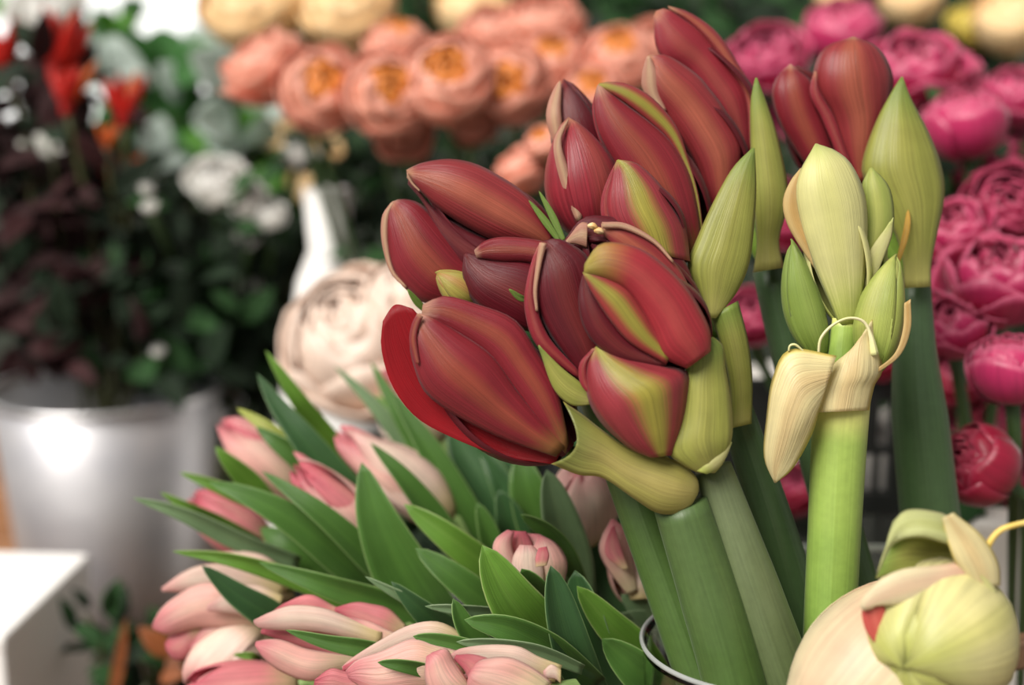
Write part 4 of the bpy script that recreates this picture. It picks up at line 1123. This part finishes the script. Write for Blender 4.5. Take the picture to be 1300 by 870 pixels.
def leaf_mesh(name, mat, wide=0.5, bendy=0.15):
    nv, nu = 9, 5
    pts = np.zeros((nv, nu, 3))
    for j in range(nv):
        t = j / (nv - 1)
        w = 0.5 * wide * math.sin(math.pi * t ** 0.8) ** 0.8
        for i in range(nu):
            x = 2 * i / (nu - 1) - 1
            pts[j, i] = (x * w, t, abs(x) * w * 0.35 - bendy * t * t)
    v, f, uv = grid_data(pts, 0.012)
    return mesh_from(name, v, f, uv, mat)


LM = {k: leaf_mesh('leaf_' + k, M[k]) for k in ('lf_green', 'lf_dark', 'lf_maroon', 'lf_bright', 'lf_mid', 'lf_sage', 'lf_brown', 'lf_berry')}
LMW = {k: leaf_mesh('leaf_wide_' + k, M[k], 0.8) for k in ('lf_green', 'lf_mid', 'lf_bright', 'lf_sage')}
LMN = {k: leaf_mesh('leaf_narrow_' + k, M[k], 0.2) for k in ('lf_green', 'lf_dark', 'lf_mid')}


def put_leaf(parent, me, pos, direction, normal, size, name='leaf'):
    y = unit(direction)
    z = np.asarray(normal, float); z = unit(z - y * np.dot(z, y))
    x = np.cross(y, z)
    m = Matrix(((x[0], y[0], z[0], 0), (x[1], y[1], z[1], 0), (x[2], y[2], z[2], 0), (0, 0, 0, 1)))
    o = link(name, me, parent)
    o.matrix_local = Matrix.Translation(Vector(pos - origin_of(parent))) @ m @ Matrix.Scale(size, 4)
    return o


rrng = random.Random(42)


def rose(label, x, y, r, d, kind, tilt=(0, 0.75, 0.65), name='garden_rose', cat='rose', group='magenta garden roses', foot=None, turn=None, leaves=2, sq=0.92):
    c = P(x, y, d)
    Rm = px(r, d) * 0.98
    tow = unit(CAM - c)
    ax = unit(RIGHT * tilt[0] + UP * tilt[1] + tow * tilt[2])
    fx, fy = (foot if foot is not None else (c[0] * 0.8, c[1] + 0.05))
    zb = 0.03
    t = thing(name, label, cat, (fx, fy, zb), group)
    e1 = unit(np.cross(ax, RIGHT + 0.1 * UP)); e2 = np.cross(ax, e1)
    tr = turn if turn is not None else rrng.uniform(0, 6.28)
    rot = Matrix(((e1[0], e2[0], ax[0], 0), (e1[1], e2[1], ax[1], 0), (e1[2], e2[2], ax[2], 0), (0, 0, 0, 1)))
    base = Matrix.Translation(Vector(c - np.array(t.location) - ax * Rm * 0.05)) @ rot @ Matrix.Diagonal((Rm, Rm, Rm * sq, 1))
    for me, an, tl in KIND[kind]:
        o = link('petal', me, t)
        o.matrix_local = base @ Matrix.Rotation(an + tr, 4, 'Z') @ Matrix.Rotation(tl, 4, 'Y')
    b = c - ax * Rm * 0.9
    f = np.array([fx, fy, zb])
    m1 = b - ax * Rm * 0.8
    tube('stem', [f, f * 0.5 + m1 * 0.5 + np.array([0, 0.005, 0.02]), m1, b + ax * Rm * 0.1], [0.0028, 0.0026, 0.0026, 0.004], M['rose_stem'], t, nseg=8, nlen=14)
    for k in range(4):
        a = k * 1.57 + tr
        dr = unit(e1 * math.cos(a) + e2 * math.sin(a) + ax * 0.2)
        put_leaf(t, LMN['lf_green'], b, dr, -ax, Rm * 0.9, 'sepal')
    for k in range(leaves):
        q = b * 0.75 + f * 0.25 if k == 0 else b * 0.6 + f * 0.4
        dr = unit(RIGHT * rrng.uniform(-1, 1) + UP * rrng.uniform(-0.2, 0.6) + tow * rrng.uniform(-0.2, 0.8))
        put_leaf(t, LM['lf_green'], q, dr, UP * 0.6 + tow, 0.045)
    return t


MF = P(1290, 700, 0.90); MF = (MF[0], MF[1])
for a in [
    ('magenta rose left of the round copper red bud, against the dark wall', 975, 70, 48, 1.06, 'mag', (-0.1, 0.6, 0.8)),
    ('magenta rose at the top between copper bud tip and apricot rose', 1070, 36, 50, 1.12, 'magball', (0, 0.8, 0.5)),
    ('large bright magenta rose behind the broad bract tip', 1158, 84, 58, 1.02, 'mag2', (0, 0.8, 0.6)),
    ('magenta rose crowding the right side of the large bright one', 1205, 92, 46, 1.04, 'mag', (0.3, 0.8, 0.5)),
    ('closed dusky pink ball rose right of the broad bract', 1224, 152, 54, 0.92, 'magball', (-0.1, 0.9, 0.35)),
    ('pink rose cut by the right edge near the top', 1292, 118, 44, 1.0, 'mag', (0.2, 0.8, 0.6)),
    ('magenta rose between the ball rose and the right edge', 1276, 186, 40, 1.02, 'mag2', (0, 0.7, 0.7)),
    ('shaded crimson rose under the closed ball rose', 1232, 214, 40, 1.03, 'crimd', (0, 0.7, 0.7)),
    ('dark-hearted rose at right edge facing the camera', 1280, 258, 52, 0.88, 'magd', (0.1, 0.35, 0.95)),
    ('light pink rose just right of the broad bract base', 1208, 292, 46, 0.87, 'mag2', (-0.2, 0.7, 0.6)),
    ('biggest ruffled magenta rose on the right edge', 1268, 350, 68, 0.82, 'mag2', (0, 0.8, 0.5)),
    ('magenta rose hugging the right side of the far right stem', 1208, 412, 46, 0.81, 'mag2', (-0.1, 0.8, 0.6)),
    ('sharp pink half-closed rose on the right edge below the biggest', 1280, 462, 54, 0.755, 'magball', (-0.1, 0.95, 0.25)),
    ('crimson closed rose lowest on the right', 1240, 590, 54, 0.76, 'crim', (-0.75, 0.45, 0.4)),
    ('shadowed crimson rose behind the lowest closed one', 1280, 540, 44, 0.90, 'crimd', (0.2, 0.6, 0.6)),
    ('deep crimson rose in shade under the stem-side rose', 1215, 480, 38, 0.92, 'crimd', (0, 0.6, 0.6)),
    ('magenta rose glimpsed between the middle and right stems', 955, 400, 40, 0.92, 'magd', (0, 0.6, 0.8)),
    ('magenta rose glimpsed behind the pale green buds', 1000, 270, 50, 0.95, 'magd', (0, 0.6, 0.8)),
    ('crimson rose hidden low behind the light green stem', 1010, 620, 34, 0.95, 'crimd', (0, 0.6, 0.8)),
    ('crimson rose mostly hidden behind the broad bract', 1165, 320, 50, 0.98, 'magd', (0, 0.6, 0.8)),
    ('crimson rose peeking below the withered bract', 1115, 450, 34, 0.95, 'crimd', (0, 0.6, 0.8)),
    ('crimson rose in shade left of the lowest closed one', 1196, 556, 40, 0.93, 'crimd', (0.1, 0.6, 0.7)),
    ('crimson rose at the right edge beside the lowest closed one', 1298, 606, 40, 0.88, 'crimd', (0, 0.6, 0.7)),
    ('magenta rose in the gap between ball rose and broad bract', 1180, 205, 42, 1.02, 'magd', (0, 0.6, 0.7)),
    ('magenta rose in shade below the dark-hearted one', 1240, 402, 36, 0.90, 'magd', (0, 0.6, 0.7)),
    ('magenta rose behind the two red buds on the right', 1030, 140, 50, 1.08, 'mag', (0, 0.7, 0.7)),
]:
    bk_ = a[4] > 0.94
    rose(*a, foot=(MF[0] + rrng.uniform(-0.04, 0.04) - (0.06 if bk_ else 0), MF[1] + rrng.uniform(-0.03, 0.03) + (0.26 if bk_ else 0)), leaves=0 if a[2] > 380 else 2)

PF = P(600, 500, 1.28); PF = (PF[0], PF[1])
PG = 'peach roses at the back'
for a in [
    ('peach rose furthest left, petals leaning left', 332, 82, 54, 1.14, 'peachp', (-0.5, 0.7, 0.4)),
    ('peach rose with orange heart, second from left', 408, 112, 58, 1.10, 'peach2', (0.1, 0.35, 0.9)),
    ('peach rose with open orange heart, third from left', 492, 118, 58, 1.08, 'peach2', (0.15, 0.35, 0.9)),
    ('round peach rose with small orange eye in the row centre', 568, 100, 60, 1.08, 'peach', (-0.05, 0.45, 0.85)),
    ('glowing orange-hearted rose right of the round peach one', 648, 108, 54, 1.10, 'orange', (-0.15, 0.2, 0.95)),
    ('peach rose behind, above the third from left', 505, 58, 46, 1.18, 'peach2', (0, 0.8, 0.5)),
    ('peach rose with orange heart over the upper red buds', 700, 80, 48, 1.16, 'peach2', (0, 0.6, 0.7)),
    ('peach rose touching the tallest red bud tip', 786, 72, 50, 1.16, 'peach2', (0, 0.6, 0.7)),
    ('salmon rose at the back top centre', 690, 30, 52, 1.26, 'peachp', (0, 0.7, 0.5)),
    ('pale peach rose at the back left of salmon one', 628, 38, 42, 1.26, 'peachp', (0, 0.7, 0.5)),
    ('peach rose right above the two-toned left bud', 750, 118, 42, 1.12, 'peach2', (0, 0.5, 0.8)),
    ('lowest blurred peach rose hanging under the row', 512, 168, 36, 1.12, 'peachp', (0, -0.3, 0.8)),
    ('peach rose half behind the tall red bud at top', 832, 55, 40, 1.2, 'peachp', (0, 0.6, 0.6)),
    ('smooth peach rose nestling against the small red bud', 662, 212, 38, 0.98, 'peachp', (-0.4, 0.7, 0.3)),
    ('small swirled orange rose beside the small red bud', 690, 180, 26, 0.95, 'peach', (-0.3, 0.6, 0.6)),
    ('peach rose below the orange-hearted one', 600, 150, 34, 1.14, 'peachp', (0, 0.3, 0.8)),
]:
    rose(*a, group=PG, foot=(PF[0] + rrng.uniform(-0.05, 0.05), PF[1] + rrng.uniform(-0.03, 0.08)))
AF = P(560, 500, 1.55); AF = (AF[0], AF[1])
AGp = 'apricot roses along the top'
for a in [
    ('large apricot rose at top edge, leftmost', 318, 2, 66, 1.26, 'apri', (-0.25, 0.6, 0.7)),
    ('apricot rose at top edge, right of the leftmost', 438, 6, 64, 1.26, 'apri', (-0.1, 0.6, 0.7)),
    ('ochre rose at top centre above the peach row', 600, 8, 48, 1.36, 'apri', (0, 0.7, 0.4)),
    ('apricot rose at the top edge over the magenta roses', 1156, -4, 40, 1.36, 'apri', (0, 0.7, 0.5)),
    ('apricot rose in the top right corner', 1286, 22, 50, 1.30, 'apri', (0, 0.7, 0.5)),
    ('yellowish rose left of the top right corner rose', 1238, 28, 32, 1.42, 'yellow', (0, 0.7, 0.5)),
    ('small apricot rose at the top edge above the copper bud', 1060, -10, 26, 1.4, 'apri', (0, 0.7, 0.5)),
]:
    rose(*a, group=AGp, foot=((AF[0] if a[1] < 800 else MF[0]) + rrng.uniform(-0.05, 0.05), (AF[1] if a[1] < 800 else MF[1] + 0.25) + rrng.uniform(-0.03, 0.06)))
CF = P(470, 700, 1.05)
rose('large blurred cream rose behind the tulip leaves', 455, 428, 108, 1.02, 'cream', (-0.35, 0.55, 0.75), group='cream roses', foot=(CF[0], CF[1]))
rose('second cream rose hidden under the left red buds', 520, 380, 66, 1.0, 'cream', (0.1, 0.8, 0.5), group='cream roses', foot=(CF[0] + 0.02, CF[1] + 0.02))
rose('cream rose low behind the red flower tips', 545, 520, 66, 0.98, 'cream', (0, 0.4, 0.8), group='cream roses', foot=(CF[0] + 0.03, CF[1]))
# rose buckets
for nm, (fx, fy), lab in (('rose_bucket', (MF[0] - 0.06, MF[1] + 0.26), 'black bucket holding the magenta roses'), ('rose_bucket', (PF[0], PF[1] + 0.02), 'black bucket holding the peach roses'), ('rose_bucket', (CF[0] + 0.015, CF[1]), 'black bucket holding the cream roses')):
    o = lathe_obj(nm, [(0.0, 0.0), (0.075, 0.0), (0.095, 0.22), (0.1, 0.222), (0.1, 0.226), (0.092, 0.224), (0.072, 0.006), (0.0, 0.006)], M['black'], None, (fx, fy, 0.001))
    tag(o, lab, 'bucket')


# ---------------------------------------------------------------- foliage
def foliage(name, label, cat, regions, d, n, size, kinds, foot, seed, group=None, stems=5, spread=0.06, wide=False, leafname='leaf', updir=0.6, face=1.0):
    """leafy bunch: leaves scattered in pixel ellipses (x, y, rx, ry) about distance d, stems gathered at the foot"""
    rng = random.Random(seed)
    F = P(*foot)
    t = thing(name, label, cat, F, group)
    tot = sum(r[2] * r[3] for r in regions)
    tops = []
    for (x, y, rx, ry) in regions:
        m = max(1, int(round(n * rx * ry / tot)))
        for k in range(m):
            a, q = rng.uniform(0, 6.283), math.sqrt(rng.random())
            dd = d + rng.uniform(-spread, spread)
            pos = P(x + rx * q * math.cos(a), y + ry * q * math.sin(a), dd)
            tow = unit(CAM - pos)
            dr = RIGHT * rng.uniform(-1, 1) + UP * rng.uniform(-0.5, 1.0) * updir * 1.6 + tow * rng.uniform(-0.4, 0.7)
            nr = tow * rng.uniform(0.2, 1) * face + UP * rng.uniform(0, 1) + RIGHT * rng.uniform(-0.6, 0.6)
            kd = rng.choice(kinds)
            me = (LMW if wide and kd in LMW else LM)[kd]
            put_leaf(t, me, pos, dr, nr, px(size, dd) * rng.uniform(0.7, 1.3), leafname)
    for k in range(stems):
        x, y, rx, ry = regions[k % len(regions)]
        top = P(x + rng.uniform(-0.6, 0.6) * rx, y - ry * rng.uniform(0.2, 0.9), d + rng.uniform(-spread, spread))
        tube('stem', [F + np.array([rng.uniform(-.015, .015), rng.uniform(-.015, .015), 0]), F * 0.5 + top * 0.5 + np.array([rng.uniform(-.02, .02), 0, 0]), top], [0.0035, 0.003, 0.0015], M['twig'], t, nseg=6, nlen=10)
    return t


# zinc bucket, left
bq = P(136, 492, 1.25)
bz = bq[2]
BX, BY = bq[0], bq[1]
bk = thing('zinc_bucket', 'galvanised zinc bucket full of dark foliage on the left', 'bucket', (BX, BY, 0.0))
rt, rb = 0.100, 0.066
lathe_obj('body', [(0.0, 0.002), (rb, 0.0), (rb + (rt - rb) * 0.5, bz * 0.5), (rb + (rt - rb) * 0.52, bz * 0.505), (rt - 0.002, bz - 0.004), (rt - 0.004, bz - 0.003), (rb - 0.003, 0.006), (0.0, 0.006)], M['zinc'], bk)
v, f, uv = tube_data(np.array([(rt * math.cos(a), rt * math.sin(a), bz) for a in np.linspace(0, 2 * math.pi, 49)]), [0.0032], nseg=8, nlen=97, cap=False)
link('rim', mesh_from('rim', v, f, uv, M['zinc_rim']), bk)
tube('handle', [np.array(bk.location) + np.array(q) for q in ((-rt, 0, bz - 0.03), (-rt - 0.006, 0.05, bz - 0.02), (0, rt + 0.012, bz - 0.0), (rt + 0.006, 0.05, bz - 0.02), (rt, 0, bz - 0.03))], [0.0018], M['zinc_rim'], bk, nseg=8, nlen=40)
for sx in (-1, 1):
    tube('handle_lug', [np.array(bk.location) + np.array((sx * (rt - 0.004), -0.012, bz - 0.02)), np.array(bk.location) + np.array((sx * (rt - 0.004), 0, bz - 0.03)), np.array(bk.location) + np.array((sx * (rt - 0.004), 0.012, bz - 0.02))], [0.004], M['zinc_rim'], bk, nseg=8, nlen=8)

bf = (136, 560, 1.25)
foliage('dark_leaf_bunch', 'dark maroon leafy stems filling the zinc bucket on the far left', 'foliage', [(60, 200, 100, 130), (90, 380, 120, 110), (40, 300, 70, 160)], 1.26, 270, 62, ['lf_maroon', 'lf_maroon', 'lf_dark'], bf, 1, spread=0.07, stems=7)
foliage('dark_leaf_bunch', 'dark green leafy stems right side of the zinc bucket', 'foliage', [(200, 420, 110, 90), (180, 330, 60, 110), (240, 300, 90, 60)], 1.27, 200, 60, ['lf_dark', 'lf_dark', 'lf_green'], bf, 2, spread=0.07, stems=7)
foliage('dark_leaf_bunch', 'dark green foliage between the bucket and the cream rose', 'foliage', [(330, 350, 80, 120), (300, 460, 70, 70), (385, 340, 40, 40)], 1.36, 180, 60, ['lf_dark', 'lf_dark', 'lf_green'], (320, 640, 1.36), 3, spread=0.08, stems=6)


def plume(label, x, y, d, ang, size, mat, n, seed, foot):
    """flame-like flower with upright tapering petals"""
    rng = random.Random(seed)
    F = P(*foot)
    t = thing('flame_flower', label, 'flower', F, 'red flame flowers in the zinc bucket')
    c = P(x, y, d)
    ax = unit(UP * math.cos(ang) + RIGHT * math.sin(ang))
    co = core_obj('receptacle', t, M[mat], c - ax * px(size, d) * 0.2, c + ax * px(size, d) * 0.3, px(size, d) * 0.14)
    for k in range(n):
        a = k * 2.4
        tow = unit(CAM - c)
        out = RIGHT * math.cos(a) + tow * math.sin(a)
        B = c; T = c + ax * px(size, d) * rng.uniform(0.7, 1.1) + out * px(size, d) * rng.uniform(0.2, 0.6)
        axis_petal(t, M[mat if k % 5 else 'flame_or'], B, T, px(size, d) * 0.13, 0, 80, 0, ls=1, nu=7, nv=9, thick=0.001, seed=k)
    tube('stem', [F, F * 0.4 + c * 0.6 + np.array([0.01, 0, 0]), c], [0.0035, 0.003, 0.003], M['twig'], t, nseg=6, nlen=10)
    return t


plume('tallest red flame flower at upper left', 72, 95, 1.22, 0.0, 84, 'flame', 10, 1, bf)
plume('red flame flower below the tallest one', 84, 138, 1.2, 0.1, 58, 'flame', 8, 2, bf)
plume('red and orange flame flower right of the tallest', 156, 152, 1.2, 0.0, 58, 'flame', 10, 3, bf)
plume('orange-red flame flower at the left edge', 4, 92, 1.24, -0.1, 66, 'flame', 9, 4, bf)
plume('small orange flower below the right flame flower', 136, 188, 1.2, 0.0, 30, 'flame_or', 6, 5, bf)
plume('dim dark red flower deep in the left foliage', 152, 248, 1.26, 0.0, 56, 'flame', 7, 6, bf)

# blurred plants further back, left
LB = (300, 620, 1.7)
foliage('leafy_plant', 'mid green broad leaves behind the red flame flowers', 'plant', [(215, 105, 34, 40), (200, 180, 50, 50), (240, 165, 36, 36)], 1.45, 26, 78, ['lf_mid'], LB, 11, wide=True, stems=4, face=2.5)
foliage('leafy_plant', 'bright lime green leaves at the top left', 'plant', [(150, 30, 36, 26), (30, 20, 50, 30), (90, 50, 24, 34)], 1.75, 22, 44, ['lf_bright', 'lf_bright', 'lf_mid'], LB, 12, wide=True, stems=4, face=2.5)
foliage('sage_plant', 'pale silvery sage leaves left of the peach roses', 'plant', [(285, 130, 44, 30), (310, 180, 22, 34), (120, 80, 14, 30), (190, 215, 26, 44)], 1.42, 26, 66, ['lf_sage'], LB, 13, wide=True, stems=5, face=3.0)
foliage('leafy_plant', 'bright green leaves below the leftmost peach rose', 'plant', [(355, 235, 26, 34), (425, 225, 24, 18), (270, 180, 22, 30)], 1.42, 22, 56, ['lf_bright', 'lf_bright', 'lf_mid'], LB, 14, wide=True, stems=4, face=2.5)
foliage('berry_plant', 'brownish maroon seed heads among the left greenery', 'plant', [(245, 215, 22, 44), (325, 205, 18, 24), (190, 260, 30, 30)], 1.45, 46, 20, ['lf_berry'], LB, 15, stems=4)
foliage('leafy_plant', 'dark greenery under the row of peach roses', 'plant', [(430, 200, 70, 36), (500, 230, 70, 70), (570, 190, 60, 40), (490, 290, 30, 40), (600, 240, 60, 50)], 1.26, 150, 42, ['lf_green', 'lf_dark', 'lf_dark'], (540, 640, 1.3), 16, stems=8, spread=0.05)
foliage('leafy_plant', 'dark greenery against the wall at top right', 'plant', [(920, 30, 130, 60), (1180, 40, 120, 60), (880, 120, 80, 70), (1260, 110, 60, 40)], 1.5, 190, 56, ['lf_dark', 'lf_dark', 'lf_green'], (1050, 640, 1.5), 17, stems=8, spread=0.07)
foliage('leafy_plant', 'dark greenery above the peach roses at top centre', 'plant', [(530, 12, 60, 34), (750, 0, 90, 40), (640, 0, 100, 20)], 1.55, 100, 52, ['lf_dark', 'lf_green'], (640, 560, 1.55), 18, stems=6, spread=0.06)
foliage('leafy_plant', 'dark leaves among the magenta roses on the right', 'plant', [(1270, 210, 50, 40), (1190, 250, 60, 60), (1280, 520, 30, 30), (1180, 180, 60, 50), (1280, 620, 30, 30), (1000, 330, 60, 100)], 1.0, 110, 44, ['lf_dark', 'lf_green'], (1285, 760, 1.04), 19, stems=6, spread=0.03)
foliage('leafy_plant', 'dark leaves at the lower left beside the white box', 'plant', [(170, 850, 60, 40), (230, 840, 40, 40), (120, 800, 30, 30)], 1.05, 50, 46, ['lf_green', 'lf_dark'], (190, 960, 1.05), 20, stems=4, spread=0.04)
foliage('leafy_plant', 'deep green leaves in shade behind the tulip bunch', 'plant', [(620, 560, 110, 70), (760, 620, 80, 90), (560, 720, 80, 60), (800, 720, 60, 100)], 0.93, 130, 52, ['lf_dark', 'lf_green'], (700, 900, 0.95), 21, stems=6, spread=0.03)
for lab, x, y, r, d, k in (
    ('white blossom cluster at the top left of the apricot rose', 292, 62, 34, 1.5, 'white'),
    ('white blossom low among the left greenery', 276, 230, 36, 1.22, 'white'),
    ('white blossom right beside the low one', 310, 250, 28, 1.22, 'white'),
    ('small white blossom under the tallest red flame flower', 165, 98, 22, 1.4, 'white'),
    ('white blossom peeking below the leftmost peach rose', 382, 196, 20, 1.24, 'white'),
    ('pale blossom at the top left above the flame flowers', 62, 10, 44, 1.6, 'white'),
    ('tiny white blossom added as glint in the shade right of centre left', 342, 272, 20, 1.22, 'white'),
    ('tiny white blossom added as glint deep in dark foliage', 314, 302, 14, 1.24, 'white'),
    ('small white blossom added as glint at the shaded right side of zinc bucket foliage', 330, 362, 9, 1.3, 'white'),
    ('small pale blossom added as glint in the middle of the dark left foliage', 190, 262, 9, 1.16, 'white'),
    ('tiny pale blossom added as glint above the zinc bucket rim', 200, 445, 8, 1.2, 'white'),
    ('pale blossom added as glint below the red and orange flame flower', 186, 240, 8, 1.2, 'white'),
    ('white blossom under the bright green leaves', 352, 305, 13, 1.32, 'white'),
    ('yellow blossom beside the leftmost peach rose', 276, 80, 32, 1.45, 'yellow'),
    ('apricot blossom above the bright green leaves', 362, 170, 30, 1.4, 'apri'),
    ('apricot blossom below the second peach rose', 394, 236, 30, 1.38, 'apri'),
    ('small ochre blossom under the row of peach roses', 424, 184, 26, 1.3, 'apri'),
    ('small ochre blossom left of the sage leaves', 272, 174, 22, 1.4, 'yellow'),
):
    ft = P(*LB)
    rose(lab, x, y, r, d, k, (rrng.uniform(-.3, .3), 0.6, 0.7), name='blossom', cat='flower', group='small blossoms in the left background', foot=(ft[0] + rrng.uniform(-.06, .06), ft[1] + rrng.uniform(-.04, .04)), leaves=0)

# the tiny pale blossoms above are glints added in the dark foliage
# white jug and boxes
jq = P(418, 318, 1.22)
jug = lathe_obj('white_jug', [(0.0, 0.0), (0.055, 0.0), (0.06, jq[2] * 0.5), (0.028, jq[2] * 0.94), (0.017, jq[2]), (0.021, jq[2] + 0.052), (0.018, jq[2] + 0.052), (0.014, jq[2]), (0.024, jq[2] * 0.93), (0.05, 0.01), (0.0, 0.01)], M['white'], None, (jq[0], jq[1], 0.001))
tag(jug, 'white slender-necked jug behind the cream rose', 'jug')
q = P(24, 800, 1.0)
wb = thing('white_box', 'bright white cardboard box at the bottom left', 'box', (-0.404, q[1] + 0.05, 0.0))
wb.rotation_euler = (0, 0, math.radians(-4))
ht = P(40, 800, 1.0)[2]
box('carton', (0, 0, ht / 2), (0.13, 0.16, ht), M['white'], wb, 0.003)
box('lid', (0, 0, ht + 0.004), (0.132, 0.162, 0.012), M['white'], wb, 0.003)
q = P(0, 660, 1.5)
cb = thing('wooden_crate', 'tan wooden crate at the left edge behind the zinc bucket', 'crate', (q[0] - 0.08, q[1] + 0.1, 0.0))
for k in range(3):
    for yy in (-0.12, 0.12):
        box('slat', (0, yy, 0.03 + k * 0.055), (0.4, 0.01, 0.048), M['wood_lt'], cb, 0.002)
for sx in (-1, 1):
    for k in range(3):
        box('slat', (sx * 0.195, 0, 0.03 + k * 0.055), (0.01, 0.23, 0.048), M['wood_lt'], cb, 0.002)
leaf(foliage('dry_leaf_plant', 'dry brown leaf standing beside the white box, bottom left', 'plant', [(215, 850, 20, 26)], 1.0, 5, 50, ['lf_brown'], (190, 960, 1.0), 31, stems=1), M['lf_brown'], [(140, 900, 1.0), (152, 840, 1.0), (160, 785, 1.0)], 18)
